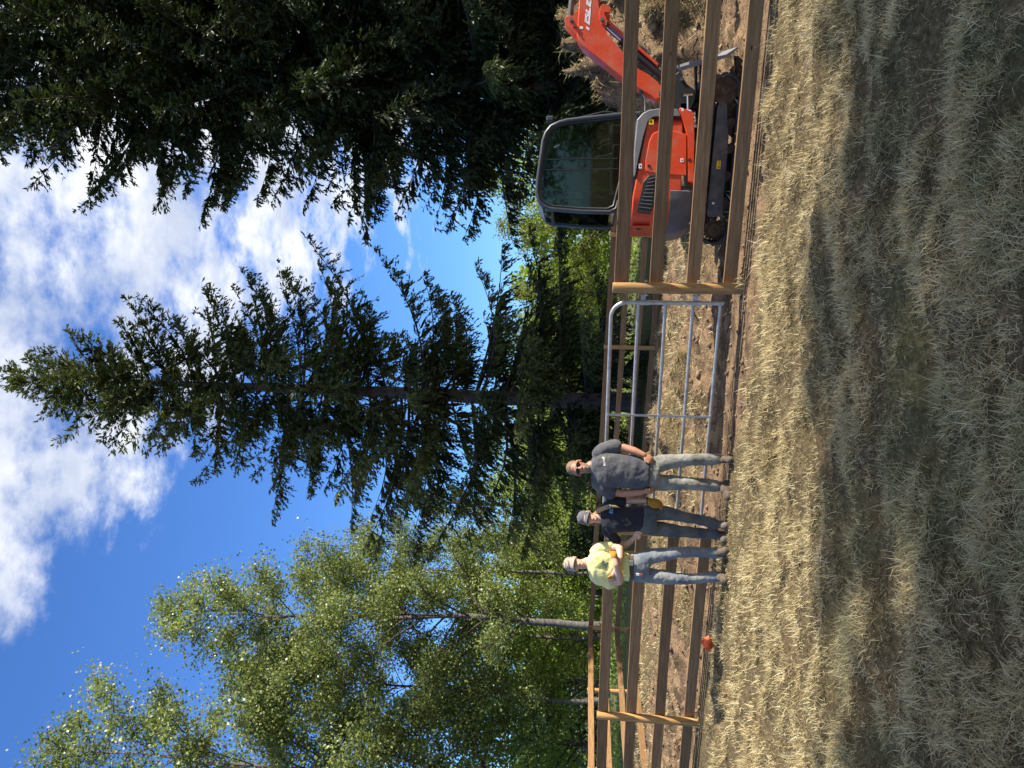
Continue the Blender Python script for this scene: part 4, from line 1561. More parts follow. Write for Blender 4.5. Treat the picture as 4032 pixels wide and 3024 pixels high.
# arm cylinder along the top of the boom
px_, pz_ = z7(0, 272, BY0)
A3 = Vector((px_, 9.21, pz_))
MB().tube([A3, A3 + Vector((.12, 0, .015)), A3 + Vector((.75, 0, -.03))], [.03, .036, .036], 14).build('arm_cylinder', DUSTY, exr, 40, off=EO)
MB().tube([A3 + Vector((.75, 0, -.03)), (5.42, 9.21, 1.70)], .02, 10).build('cylinder_rod', CHROME, exr, 40, off=EO)
arm = MB()
arm.prism([(5.25, 1.50), (5.36, 1.76), (5.48, 1.72), (5.52, 1.40), (5.56, .62), (5.47, .55), (5.40, .62), (5.33, 1.32)], 'y', 9.13, 9.29, .01)
eb(arm, 'arm', ORANGE, 25)
bk = MB()
prof = [(5.44, .60), (5.60, .56), (5.62, .40), (5.52, .22), (5.34, .16), (5.16, .22), (5.10, .34), (5.15, .33), (5.20, .25), (5.35, .20), (5.48, .26), (5.57, .41), (5.54, .52), (5.44, .55)]
bk.prism(prof, 'y', 9.0, 9.42)
for y_ in (9.0, 9.41):
    bk.prism([(5.44, .6), (5.6, .56), (5.62, .4), (5.52, .22), (5.34, .16), (5.16, .22), (5.12, .36)], 'y', y_ - .004, y_ + .012)
eb(bk, 'bucket', DUSTY, 30)
# swing bracket
sb_ = MB()
er = [z7(*p, BY0) for p in ((1200, 1160), (1430, 985), (1480, 1040), (1540, 1150), (1640, 1220), (1660, 1350), (1600, 1480), (1430, 1520), (1240, 1340))]
sb_.prism(er, 'y', 9.06, 9.36, .012)
sb_.tube([(3.36, 9.21, .40), (3.36, 9.21, .80)], .07, 14)
sb_.box((3.2, 9.21, .56), (.3, .3, .14), bev=.02)
eb(sb_, 'swing_bracket', BLACKM, 25)
px_, pz_ = z7(1470, 1093, BY0)
MB().tube([(px_, 9.045, pz_), (px_, 9.37, pz_)], .02, 12).build('pivot_pin', DUSTY, exr, 40, off=EO)
a, b = z7(1560, 1275, 9.0), z7(1565, 1500, 9.0)
sc_ = MB()
sc_.tube([(a[0], 9.0, a[1]), (b[0], 9.0, b[1])], .018, 10)
a0, a1 = z7(1500, 1275, 9.0), z7(1620, 1262, 9.0)
sc_.tube([(a0[0], 9.0, a0[1]), (a1[0], 9.0, a1[1])], .026, 10)
eb(sc_, 'swing_cylinder', CHROME, 40)
# hoses from the body to the boom
for k in range(3):
    MB().tube([(3.12, 9.1 + k * .07, .9), (3.25, 9.08 + k * .08, 1.02), (3.42, 9.14 + k * .05, 1.02), (3.62, 9.16 + k * .05, 1.12)], .011, 6).build('hose', BLACKM, exr, 40, off=EO)

# ---- lettering on the boom: three slanting stripes, then 015 in slanted block figures
def dec(quads_, name, mat, d0=.012, d1=.0135):
    mb = MB()
    for poly in quads_:
        mb.prism([z7(*p, BY0) for p in poly], 'y', BY0 - d1 + .011, BY0 - d0 + .0125)
    eb(mb, name, mat, parent=boom)


def zt(x, y):          # text zoom: 11.06 px per photograph pixel, origin (2200, 0)
    return ((2200 + x / 11.06 - 2250) * 3.403, y / 11.06 * 3.403)


stripes = [[(1195, 1245), (1205, 1140), (1225, 1150), (1335, 1240), (1330, 1335), (1315, 1335)]]
fig = [
    # 0
    [(1128, 955), (1160, 590), (1190, 560), (1230, 580), (1195, 700), (1170, 985)],
    [(1195, 990), (1240, 1020), (1240, 600), (1195, 575)],
    [(1240, 1020), (1345, 1105), (1350, 1060), (1290, 930), (1240, 930)],
    [(1290, 940), (1350, 1060), (1380, 680), (1350, 640), (1300, 700)],
    [(1235, 590), (1350, 640), (1300, 720), (1240, 720)],
    # 1
    [(1165, 490), (1180, 395), (1250, 440), (1240, 545)],
    [(1245, 560), (1385, 665), (1400, 370), (1345, 345), (1325, 500), (1260, 450)],
    # 5
    [(1195, 180), (1215, -60), (1280, -60), (1260, 235)],
    [(1268, 240), (1395, 340), (1425, 60), (1375, 30), (1360, 150), (1330, 140), (1345, 50), (1300, 25)],
    [(1330, -20), (1420, 40), (1430, -80), (1345, -120)],
]
dec([[zt(*p) for p in q] for q in stripes], 'stripe_decal', WHITEP)
dec([[zt(*p) for p in q] for q in fig], 'figure_decal', WHITEP)
dec([[zt(*p) for p in ((915, 1150), (1060, 1160), (1055, 1265), (915, 1255))]], 'tag_sticker', WHITEP)
# ------------------------------------------------------------------ people
from mathutils.bvhtree import BVHTree


def remeshed(mb, voxel, smooth=4, disp=None, seed=0):
    """One continuous surface from overlapping closed shapes."""
    ob = bpy.data.objects.new('tmp', mb.mesh('tmp'))
    COL.objects.link(ob)
    m = ob.modifiers.new('r', 'REMESH'); m.mode = 'VOXEL'; m.voxel_size = voxel
    if smooth:
        s = ob.modifiers.new('s', 'SMOOTH'); s.factor = .5; s.iterations = smooth
    for (scale, amt) in (disp or ()):
        t = bpy.data.textures.new('folds', 'CLOUDS'); t.noise_scale = scale; t.noise_depth = 2
        d = ob.modifiers.new('d', 'DISPLACE'); d.texture = t; d.strength = amt; d.mid_level = .5; d.texture_coords = 'LOCAL'
    dg = bpy.context.evaluated_depsgraph_get()
    me = bpy.data.meshes.new_from_object(ob.evaluated_get(dg))
    bpy.data.objects.remove(ob, do_unlink=True)
    me.polygons.foreach_set('use_smooth', np.ones(len(me.polygons), dtype=bool))
    return me


def skin_mat(name):
    m, nt, bs = new_mat(name)
    a = N(nt, 'ShaderNodeAttribute', attribute_name='col')
    n = noise_tex(nt, 60, 3)
    mr = N(nt, 'ShaderNodeMapRange'); mr.inputs[3].default_value = .9; mr.inputs[4].default_value = 1.1
    nt.links.new(n, mr.inputs[0])
    hs = N(nt, 'ShaderNodeHueSaturation')
    nt.links.new(a.outputs['Color'], hs.inputs['Color']); nt.links.new(mr.outputs[0], hs.inputs['Value'])
    nt.links.new(hs.outputs[0], bs.inputs['Base Color'])
    bs.inputs['Roughness'].default_value = .5
    bs.inputs['Subsurface Weight'].default_value = .08
    bs.inputs['Subsurface Radius'].default_value = (.01, .004, .002)
    return m


def cloth(name, col, dust, amount=.5, rough=.9, scale=5):
    """Woven cloth with patches of dust and fading."""
    m, nt, bs = new_mat(name)
    n1_ = noise_tex(nt, scale, 5, .6)
    n2_ = noise_tex(nt, 260, 2, .5)
    f_ = ramp(nt, n1_, [(.38, (0, 0, 0)), (.68, (amount, amount, amount))])
    mx = N(nt, 'ShaderNodeMix', data_type='RGBA')
    nt.links.new(f_, mx.inputs['Factor'])
    mx.inputs['A'].default_value = (*col, 1); mx.inputs['B'].default_value = (*dust, 1)
    nt.links.new(mx.outputs['Result'], bs.inputs['Base Color'])
    bs.inputs['Roughness'].default_value = rough
    bs.inputs['Specular IOR Level'].default_value = .15
    bs.inputs['Sheen Weight'].default_value = .15
    bump(nt, bs, n2_, .2, .002)
    return m


SKIN = skin_mat('skin')
GLOVE = cloth('work_glove', (.42, .22, .03), (.32, .18, .05), .6, scale=14)
BOOT = cloth('work_boot', (.085, .058, .038), (.18, .145, .11), .7, .7, 11)
BOOT2 = cloth('dark_boot', (.075, .06, .05), (.22, .185, .15), .6, .7, 11)
SOLE = simple('boot_sole', (.04, .035, .03), .9)
LENS = simple('dark_lens', (.008, .008, .009), .12, var=.1)
BELT = simple('brown_belt', (.075, .04, .022), .55, var=.2)
STEEL = simple('buckle_steel', (.55, .54, .5), .35, 1.0, var=.1)


class Person:
    def __init__(self, label, D, voxel=.009):
        self.D, self.mb, self.voxel = D, MB(), voxel
        self.label = label
        self.heads = []

    def J(self, x, y, dy=0.0):
        return at(2150 + x / 2.37, 1700 + y / 2.37, self.D + dy)

    def start(self, fx, fy):
        p = self.J(fx, fy)
        self.base = Vector((p.x, self.D, gz(p.x, self.D)))
        self.root = empty('person', self.base)
        tag(self.root, self.label, 'person', 'three people in front of the gate')

    def limb(self, mb, pts, rs, n=14, ends=True):
        P = [self.J(*p) for p in pts]
        Q, R_ = [], []
        for i in range(len(P) - 1):
            for k in range(4):
                t = k / 4
                Q.append(P[i].lerp(P[i + 1], t)); R_.append(rs[i] + (rs[i + 1] - rs[i]) * t)
        Q.append(P[-1]); R_.append(rs[-1])
        mb.tube(Q, R_, n)
        if ends:
            mb.ball(P[0], rs[0] * .98); mb.ball(P[-1], rs[-1] * .98)
        return P

    def trunk(self, mb, rings, n=20):
        """rings: (x, y0, y1, half depth, dy)."""
        out = []
        for (x, y0, y1, hd, dy) in rings:
            a, b = self.J(x, y0, dy), self.J(x, y1, dy)
            c = (a + b) / 2; h = (a - b) / 2
            ring = []
            for k in range(n):
                th = 2 * math.pi * k / n
                cx, sy = math.cos(th), math.sin(th)
                sx = math.copysign(abs(cx) ** .8, cx); sy = math.copysign(abs(sy) ** .8, sy)
                ring.append(c + h * sx + Vector((0, sy * hd, 0)))
            out.append(ring)
        mb.loft(out)

    def hand(self, mb, wrist, d, out, scale=1.0, curl=.5, thick=1.0):
        """Palm and five fingers: d = direction of the hand, out = towards the thumb side."""
        d = Vector(d).normalized(); out = Vector(out); out = (out - d * out.dot(d)).normalized(); nrm = d.cross(out)
        w = Vector(wrist); S = scale
        M3 = Matrix((out, nrm, d)).transposed()
        mb.ball(w + d * .05 * S, (.042 * S, .017 * S * thick, .052 * S), 12, 8, rot=M3)
        cdir = -nrm if nrm.y > 0 else nrm
        cdir = -cdir
        for k, (o_, L) in enumerate(((.031, .072), (.011, .082), (-.010, .076), (-.030, .060))):
            p = w + d * .086 * S + out * o_ * S
            P = [p - d * .03 * S, p]
            a = .25
            for seg in (.45, .32, .23):
                a += curl
                P.append(P[-1] + (d * math.cos(a) + cdir * math.sin(a)) * L * seg * S)
            mb.tube(P, [.0095 * S * thick, .0095 * S * thick, .009 * S * thick, .0085 * S * thick, .0072 * S * thick], 8)
            mb.ball(P[-1], .0075 * S * thick, 8, 6)
        p = w + d * .025 * S + out * .030 * S
        P = [p - out * .015 * S, p, p + (d * .7 + out * .7) * .034 * S, p + (d * 1.0 + out * .35) * .064 * S]
        mb.tube(P, [.013 * S, .013 * S * thick, .011 * S * thick, .009 * S * thick], 8)
        mb.ball(P[-1], .009 * S * thick, 8, 6)

    def head(self, c, yaw=0.0, tilt=0.0, roll=0.0, s=1.0, neck=None):
        """Face looks along local -y. c is the head centre (mid-height)."""
        R3 = Matrix.Rotation(yaw, 3, 'Z') @ Matrix.Rotation(tilt, 3, 'X') @ Matrix.Rotation(roll, 3, 'Y')
        self.hc, self.hR, self.hs = Vector(c), R3, s
        H = lambda x, y, z: self.hc + R3 @ Vector((x * s, y * s, z * s))
        self.H = H
        mb = self.mb
        b = lambda p, r, rot=None: mb.ball(H(*p), tuple(q * s for q in r), 16, 12, rot=R3 if rot is None else R3 @ rot)
        b((0, .015, .040), (.075, .094, .080))
        b((0, -.022, -.025), (.062, .074, .085))
        b((0, -.040, -.075), (.046, .050, .036))
        b((0, -.070, -.098), (.026, .022, .020))
        b((0, -.078, .028), (.052, .018, .012))
        b((-.042, -.062, -.018), (.022, .022, .018)); b((.042, -.062, -.018), (.022, .022, .018))
        mb.tube([H(0, -.088, .020), H(0, -.102, -.010), H(0, -.112, -.028)], [.009 * s, .012 * s, .016 * s], 10)
        b((0, -.108, -.030), (.019, .014, .012))
        b((0, -.094, -.060), (.025, .010, .0075)); b((0, -.091, -.071), (.022, .010, .008))
        for sx in (-1, 1):
            b((sx * .078, .012, -.008), (.010, .020, .033))
        if neck is not None:
            mb.tube([H(0, .022, -.05), H(0, .025, -.10), Vector(neck)], [.055 * s, .055 * s, .066 * s], 14)
            mb.ball(Vector(neck), .066 * s)

    def finish_body(self, skin=(.50, .285, .185), lip=(.42, .16, .12), beard=None, brow=(.10, .06, .035), stubble=0.0):
        me = remeshed(self.mb, self.voxel * .8, 3)
        co = np.empty(len(me.vertices) * 3, dtype=np.float32)
        me.vertices.foreach_get('co', co)
        co = co.reshape(-1, 3)
        col = np.tile(np.array(skin, dtype=np.float32), (len(co), 1))
        R_ = np.array(self.hR)
        q = (co - np.array(self.hc)) @ R_ / self.hs          # head frame
        def blend(mask, c):
            col[:] = col * (1 - mask[:, None]) + np.array(c, dtype=np.float32) * mask[:, None]
        face = (q[:, 1] < -.03) & (np.abs(q).max(1) < .16)
        blend(np.where(face, np.exp(-((q[:, 0] / .035) ** 2 + ((q[:, 2] + .02) / .03) ** 2)) * .35, 0), (.55, .22, .15))
        blend(np.where(face, .95 * np.exp(-((q[:, 0] / .022) ** 4 + ((q[:, 2] + .0655) / .0095) ** 4)), 0), lip)
        for sx in (-.033, .033):
            blend(np.where(face, np.exp(-(((q[:, 0] - sx) / .015) ** 4 + ((q[:, 2] - .004) / .007) ** 4)), 0), (.06, .04, .03))
            blend(np.where(face, .8 * np.exp(-(((q[:, 0] - sx) / .02) ** 4 + ((q[:, 2] - .026) / .006) ** 4)), 0), brow)
        if beard is not None:
            mk = np.where((q[:, 1] < .02) & (np.abs(q).max(1) < .17), sst(-q[:, 2], .045, .062) * sst(q[:, 2], -.145, -.118), 0)
            mk = mk * (1 - np.exp(-((q[:, 0] / .022) ** 4 + ((q[:, 2] + .0655) / .008) ** 4)))
            blend(mk * .75, beard)
            mk2 = np.where(face, np.exp(-((q[:, 0] / .03) ** 4 + ((q[:, 2] + .048) / .007) ** 4)), 0)
            blend(mk2 * .7, beard)
        co2 = co - np.array(self.base, dtype=np.float32)
        me.vertices.foreach_set('co', co2.ravel())
        a = me.attributes.new('col', 'FLOAT_COLOR', 'POINT')
        c4 = np.ones((len(col), 4), dtype=np.float32); c4[:, :3] = col
        a.data.foreach_set('color', c4.ravel())
        me.update()
        return link('body', me, SKIN, self.root)

    def garment(self, name, mb, mat, voxel=None, smooth=3, disp=((.17, .045), (.06, .010)), label=None):
        me = remeshed(mb, voxel or self.voxel, smooth, disp)
        b = Vector(self.base)
        me.transform(Matrix.Translation(-b))
        o = link(name, me, mat, self.root)
        if label: o['label'] = label
        return o

    def add(self, name, mb, mat, smooth=40, parent=None):
        return mb.build(name, mat, parent or self.root, smooth, off=self.base)

    def boots(self, foot, mat, nm='boot'):
        """foot: list of (ankle (x,y,dy), heading angle from straight ahead, scale)."""
        for (a, hd, s) in foot:
            A = self.J(*a)
            g = gz(A.x, A.y) - .012
            f = Vector((math.sin(hd), -math.cos(hd), 0)); sd_ = Vector((f.y, -f.x, 0))
            A0 = Vector((A.x, A.y, g))
            mb = MB()
            R3 = Matrix((sd_, f, Vector((0, 0, 1)))).transposed()
            mb.tube([A0 + Vector((0, 0, .05)), A0 + Vector((0, 0, .13)), A0 + Vector((0, 0, .19))], [.047 * s, .05 * s, .052 * s], 14)
            mb.ball(A0 - f * .035 * s + Vector((0, 0, .05)), (.042 * s, .05 * s, .052), 12, 8, rot=R3)
            mb.ball(A0 + f * .075 * s + Vector((0, 0, .052)), (.046 * s, .11 * s, .052), 14, 10, rot=R3)
            mb.ball(A0 + f * .135 * s + Vector((0, 0, .045)), (.050 * s, .06 * s, .046), 14, 10, rot=R3)
            mb.tube([A0 + f * .01 + Vector((0, 0, .10)), A0 + f * .08 * s + Vector((0, 0, .075))], [.05 * s, .045 * s], 12)
            o = self.garment(nm, mb, mat, .007, 2, ((.05, .008),))
            so = MB()
            poly = []
            for k in range(20):
                th = 2 * math.pi * k / 20
                r_ = Vector((.052 * math.cos(th), .145 * math.sin(th)))
                poly.append(A0 + sd_ * r_.x * s + f * (r_.y + .055) * s)
            so.loft([[p + Vector((0, 0, z)) for p in poly] for z in (-.004, .022)])
            self.add('sole', so, SOLE, 40, o)

    def cap(self, mat, brim_mat, low=.045, bl=.085, bdrop=.035):
        H, R3, s = self.H, self.hR, self.hs
        mb = MB()
        n = 22
        rings = []
        prof = [(0, .0), (.03, .985), (.055, .93), (.075, .80), (.090, .60), (.100, .34), (.104, .06)]
        for z, k in prof[1:]:
            rings.append([H(.083 * k * math.cos(2 * math.pi * i / n), .014 + .103 * k * math.sin(2 * math.pi * i / n), low - .025 + z) for i in range(n)])
        rings.insert(0, [H(.083 * math.cos(2 * math.pi * i / n), .014 + .103 * math.sin(2 * math.pi * i / n), low - .012) for i in range(n)])
        mb.loft(rings)
        mb.ball(H(0, .014, low + .080), .008, 8, 6)
        o = self.add('cap', mb, mat, 60)
        br = MB()
        top_, bot_ = [], []
        rows = []
        for j in range(6):
            t = j / 5
            row = []
            for i in range(13):
                a = rad(-68 + 136 * i / 12)
                k = 1 + t * bl / .1 * math.cos(a * .75)
                x = .082 * math.sin(a) * (1 + .06 * t); y = .014 - .102 * math.cos(a) * k
                z = low - .010 - t * bdrop - 1.9 * x * x * (.6 + t)
                row.append((x, y, z))
            rows.append(row)
        V = [H(*p) for r in rows for p in r] + [H(p[0], p[1], p[2] - .006) for r in rows for p in r]
        m = 13
        F_ = []
        nb = 6 * m
        for j in range(5):
            for i in range(m - 1):
                F_.append((j * m + i, j * m + i + 1, (j + 1) * m + i + 1, (j + 1) * m + i))
                F_.append((nb + j * m + i, nb + (j + 1) * m + i, nb + (j + 1) * m + i + 1, nb + j * m + i + 1))
        for i in range(m - 1):
            F_.append((5 * m + i, 5 * m + i + 1, nb + 5 * m + i + 1, nb + 5 * m + i))
            F_.append((i + 1, i, nb + i, nb + i + 1))
        for j in range(5):
            F_.append((j * m, (j + 1) * m, nb + (j + 1) * m, nb + j * m))
            F_.append((j * m + m - 1, nb + j * m + m - 1, nb + (j + 1) * m + m - 1, (j + 1) * m + m - 1))
        br.add(V, F_)
        self.add('brim', br, brim_mat, 60, o)
        return o

    def glasses(self, w=.031, h=.019):
        H = self.H
        mb = MB()
        for sx in (-1, 1):
            ring = []
            for k in range(14):
                th = 2 * math.pi * k / 14
                x = sx * .034 + w * math.copysign(abs(math.cos(th)) ** .7, math.cos(th)); z = .004 + h * math.copysign(abs(math.sin(th)) ** .7, math.sin(th))
                ring.append((x, z))
            mb.loft([[H(x, -.099 + 6.5 * x * x + q, z) for x, z in ring] for q in (0, .007)])
            mb.tube([H(sx * .064, -.074, .010), H(sx * .078, -.03, .010), H(sx * .083, .02, .006)], .0035, 6)
        mb.tube([H(-.012, -.1, .010), H(.012, -.1, .010)], .004, 6)
        self.add('sunglasses', mb, LENS, 40)

    def hair(self, mat, back=.02, upz=.052, grow=1.0, fringe=False):
        H = self.H
        mb = MB()
        mb.ball(H(0, .020 + back * .2, upz), (.078 * grow * self.hs, .094 * grow * self.hs, .079 * grow * self.hs), 18, 14, rot=self.hR)
        mb.ball(H(0, .055, .0), (.070 * grow * self.hs, .060 * self.hs, .075 * self.hs), 16, 12, rot=self.hR)
        for sx in (-1, 1):
            mb.ball(H(sx * .068, .005, .035), (.014 * self.hs, .035 * self.hs, .035 * self.hs), 10, 8, rot=self.hR)
        return self.garment('hair', mb, mat, .006, 1, ((.012, .012), (.03, .006)))


def project(obj, base, pts, off=.0035):
    """Drop world points along +Y onto a garment (print lies on the cloth)."""
    me = obj.data
    bvh = BVHTree.FromPolygons([v.co.copy() for v in me.vertices], [tuple(p.vertices) for p in me.polygons])
    out = []
    for p in pts:
        o = Vector(p) - base
        hit = bvh.ray_cast(Vector((o.x, o.y - 1.0, o.z)), Vector((0, 1, 0)))
        y = hit[0].y if hit[0] is not None else o.y
        out.append(Vector((o.x, y - off, o.z)))
    return out


def text_mesh(body, bold=.0):
    cu = bpy.data.curves.new('print', 'FONT')
    cu.body = body
    cu.size = 1.0
    cu.offset = bold
    cu.resolution_u = 2
    ob = bpy.data.objects.new('tmp', cu)
    COL.objects.link(ob)
    dg = bpy.context.evaluated_depsgraph_get()
    me = bpy.data.meshes.new_from_object(ob.evaluated_get(dg))
    bpy.data.objects.remove(ob, do_unlink=True)
    V = [v.co.copy() for v in me.vertices]; F_ = [tuple(p.vertices) for p in me.polygons]
    w = max(v.x for v in V) - min(v.x for v in V); x0 = min(v.x for v in V)
    return [((v.x - x0) / w, v.y / w) for v in V], F_


def shirt_print(person, shirt, name, polys, mat, off=.0035):
    """polys: list of ([world points], faces)."""
    V, F_ = [], []
    for P, fs in polys:
        b = len(V)
        V += project(shirt, person.base, P, off)
        F_ += [tuple(b + i for i in f) for f in fs]
    me = bpy.data.meshes.new(name)
    me.from_pydata([tuple(v) for v in V], [], F_)
    me.update()
    return link(name, me, mat, shirt)


def disc(c, rx, rz, n=14, rot=0.0):
    P = [Vector(c)]
    for k in range(n):
        th = 2 * math.pi * k / n
        x, z = rx * math.cos(th), rz * math.sin(th)
        P.append(Vector(c) + Vector((x * math.cos(rot) - z * math.sin(rot), 0, x * math.sin(rot) + z * math.cos(rot))))
    return P, [(0, 1 + k, 1 + (k + 1) % n) for k in range(n)]


# ---- man with sunglasses, grey T-shirt
p = Person('bearded man in dark sunglasses, faded grey T-shirt and dusty work trousers', 8.80)
p.start(1700, 420)
p.head(p.J(302, 338, -.02), yaw=.10, tilt=.02, s=1.07, neck=p.J(425, 325, .02))
mb = p.mb
p.trunk(mb, [(440, 270, 400, .06, .02), (480, 215, 460, .08, .01), (650, 235, 480, .10, 0), (900, 270, 490, .10, 0)])
P = p.limb(mb, [(520, 165, 0), (640, 150, 0), (735, 152, -.02), (830, 180, -.06), (915, 218, -.09)], [.055, .052, .047, .043, .032])
p.hand(mb, P[-1], p.J(985, 262, -.11) - P[-1], (-.8, -.5, .1), 1.06, .55)
P = p.limb(mb, [(520, 525, 0), (620, 560, .02), (725, 575, 0), (820, 572, -.04), (905, 562, -.07)], [.055, .052, .047, .043, .032])
p.hand(mb, P[-1], p.J(985, 560, -.10) - P[-1], (.6, -.8, 0), 1.06, .75)
p.finish_body(skin=(.43, .20, .115), beard=(.17, .145, .125), brow=(.14, .09, .05))
HAIR1 = simple('short_brown_hair', (.17, .105, .06), .7, var=.45, scale=60, bmp=.4)
HH = p.H
hb = MB()
hb.ball(HH(0, .022, .054), (.079 * p.hs, .093 * p.hs, .078 * p.hs), 18, 14, rot=p.hR)
hb.ball(HH(0, .055, .005), (.070 * p.hs, .058 * p.hs, .070 * p.hs), 16, 12, rot=p.hR)
p.garment('hair', hb, HAIR1, .006, 1, ((.012, .010), (.03, .006)))
p.glasses()
SH1 = cloth('faded_grey_tshirt', (.060, .063, .078), (.135, .128, .118), .75, scale=4)
sh = MB()
p.trunk(sh, [(422, 268, 388, .078, .02), (445, 222, 440, .10, .015), (490, 178, 500, .125, .01), (560, 180, 520, .145, 0), (640, 192, 522, .150, 0), (740, 205, 528, .152, -.01), (840, 222, 532, .155, -.01), (905, 250, 532, .150, -.01), (955, 275, 527, .148, -.01)], 24)
p.limb(sh, [(490, 200, 0), (545, 160, 0), (600, 143, 0), (648, 140, 0)], [.085, .082, .082, .084])
p.limb(sh, [(490, 475, .01), (545, 525, .01), (600, 556, .02)], [.085, .084, .085])
sho = p.garment('shirt', sh, SH1)
TR1 = cloth('dusty_trousers', (.125, .125, .105), (.33, .32, .28), .95, scale=4.5)
tr_ = MB()
p.trunk(tr_, [(915, 262, 525, .125, 0), (960, 260, 530, .135, 0), (1010, 255, 535, .130, 0), (1050, 250, 540, .115, 0)])
p.limb(tr_, [(1000, 315, 0), (1100, 290, -.01), (1200, 272, -.02), (1290, 265, -.03), (1400, 258, -.01), (1500, 256, 0), (1590, 256, .01)], [.098, .092, .080, .072, .070, .070, .068])
p.limb(tr_, [(1000, 470, 0), (1100, 474, 0), (1200, 478, -.01), (1290, 480, -.02), (1400, 488, 0), (1500, 497, .02), (1585, 500, .03)], [.098, .092, .084, .076, .073, .072, .070])
p.garment('trousers', tr_, TR1, disp=((.13, .03), (.05, .012)))
p.boots([((1640, 257, .01), rad(6), 1.0), ((1620, 506, .03), rad(-42), 1.0)], BOOT)
tv, tf = text_mesh('Microsoft', .022)
a, b = p.J(553, 322, -.2), p.J(540, 240, -.2)
pts = [a.lerp(b, x) + Vector((0, 0, y * 1.45 * (b - a).length - .006)) for x, y in tv]
shirt_print(p, sho, 'chest_lettering', [(pts, tf)], WHITEP)

# ---- woman with cap and braid
p = Person('woman with a grey cap, long braid and navy T-shirt, one hand on her hip', 8.90)
p.start(1690, 930)
p.head(p.J(385, 805, -.02), yaw=.06, tilt=-.03, roll=.04, s=.98, neck=p.J(510, 805, .02))
mb = p.mb
p.trunk(mb, [(520, 745, 870, .055, .02), (570, 690, 920, .075, .01), (700, 710, 920, .085, 0), (880, 720, 930, .09, 0)])
P = p.limb(mb, [(590, 665, 0), (700, 645, 0), (780, 643, 0), (870, 642, -.03), (940, 642, -.05)], [.044, .042, .038, .036, .027])
P = p.limb(mb, [(590, 985, 0), (680, 1035, .06), (735, 1062, .08), (790, 1025, .03), (822, 990, -.03)], [.044, .042, .038, .034, .026])
p.hand(mb, P[-1], p.J(875, 925, -.13) - P[-1], (-.3, -.5, -.8), .95, .45)
p.finish_body(skin=(.56, .34, .24), lip=(.52, .20, .18))
HAIR2 = simple('ash_blonde_hair', (.30, .20, .105), .6, var=.45, scale=55, bmp=.4)
CAP2 = cloth('grey_cap', (.10, .098, .11), (.15, .145, .15), .5, scale=10)
p.cap(CAP2, CAP2, low=.042, bl=.07, bdrop=.03)
hb = MB()
HH = p.H
hb.ball(HH(0, .055, .0), (.074 * p.hs, .062 * p.hs, .072 * p.hs), 16, 12, rot=p.hR)
hb.ball(HH(0, .06, -.05), (.055 * p.hs, .045 * p.hs, .05 * p.hs), 16, 12, rot=p.hR)
path = [HH(.02, .07, -.07), HH(.055, .045, -.095), p.J(490, 735, -.02), p.J(525, 722, -.08), p.J(560, 705, -.125), p.J(595, 695, -.145)]
# braid: a string of overlapping lobes
for i in range(26):
    t = i / 25 * (len(path) - 1)
    k = min(int(t), len(path) - 2)
    c = path[k].lerp(path[k + 1], t - k)
    hb.ball(c + Vector(((-1) ** i * .007, 0, 0)), (.027 - .007 * i / 25, .021, .021), 8, 6, rot=Matrix.Rotation((-1) ** i * .6, 3, 'Y'))
for (a_, b_) in (((.06, -.05, .0), (.066, -.045, -.08)), ((-.066, -.03, .0), (-.075, -.01, -.12)), ((-.06, .0, -.02), (-.07, .03, -.15))):
    hb.tube([HH(*a_), HH((a_[0] + b_[0]) / 2 * 1.06, (a_[1] + b_[1]) / 2, (a_[2] + b_[2]) / 2), HH(*b_)], [.006, .007, .004], 6)
p.garment('hair', hb, HAIR2, .0055, 1, ((.012, .008),))
tl = MB()
tl.tube([p.J(600, 693, -.15), p.J(640, 696, -.15), p.J(690, 706, -.14)], [.011, .015, .004], 8)
p.add('braid_end', tl, HAIR2)
TEAL = simple('teal_hair_tie', (.12, .22, .22), .8)
MB().tube([p.J(594, 694, -.148), p.J(608, 693, -.15)], .019, 10).build('hair_tie', TEAL, p.root, 40, off=p.base)
p.glasses(.030, .021)
SH2 = cloth('navy_tshirt', (.018, .020, .032), (.040, .038, .040), .6, scale=5)
sh = MB()
p.trunk(sh, [(508, 752, 862, .066, .02), (530, 705, 905, .085, .015), (570, 680, 935, .112, .01), (640, 690, 935, .130, -.005), (720, 700, 930, .128, -.005), (800, 700, 935, .125, 0), (870, 690, 940, .128, 0), (905, 690, 942, .126, 0)], 24)
p.limb(sh, [(575, 700, 0), (620, 665, 0), (670, 648, 0), (705, 645, 0)], [.072, .068, .066, .067])
p.limb(sh, [(575, 925, 0), (610, 975, .02), (650, 1015, .045)], [.072, .068, .066])
sho = p.garment('shirt', sh, SH2, disp=((.16, .03), (.06, .007)))
TR2 = cloth('dark_jeans', (.060, .072, .085), (.17, .165, .145), .85, scale=5)
tr_ = MB()
p.trunk(tr_, [(865, 698, 938, .118, 0), (920, 690, 955, .125, 0), (980, 685, 965, .125, 0), (1030, 690, 968, .110, 0)])
p.limb(tr_, [(985, 750, 0), (1090, 755, -.01), (1190, 772, -.02), (1290, 795, -.03), (1400, 815, -.01), (1500, 838, .0), (1580, 858, .01)], [.085, .085, .075, .065, .060, .058, .060])
p.limb(tr_, [(985, 905, 0), (1090, 910, 0), (1190, 925, -.01), (1290, 935, -.02), (1400, 945, 0), (1500, 950, .02), (1580, 952, .02)], [.085, .085, .076, .067, .062, .061, .062])
p.garment('jeans', tr_, TR2, disp=((.13, .024), (.05, .011)))
p.boots([((1610, 862, .02), rad(2), .9), ((1610, 962, .04), rad(-12), .9)], BOOT2)
gl = MB()
W_ = p.J(955, 645, -.055)
gl.tube([p.J(938, 642, -.05), p.J(975, 648, -.06)], [.042, .036], 12)
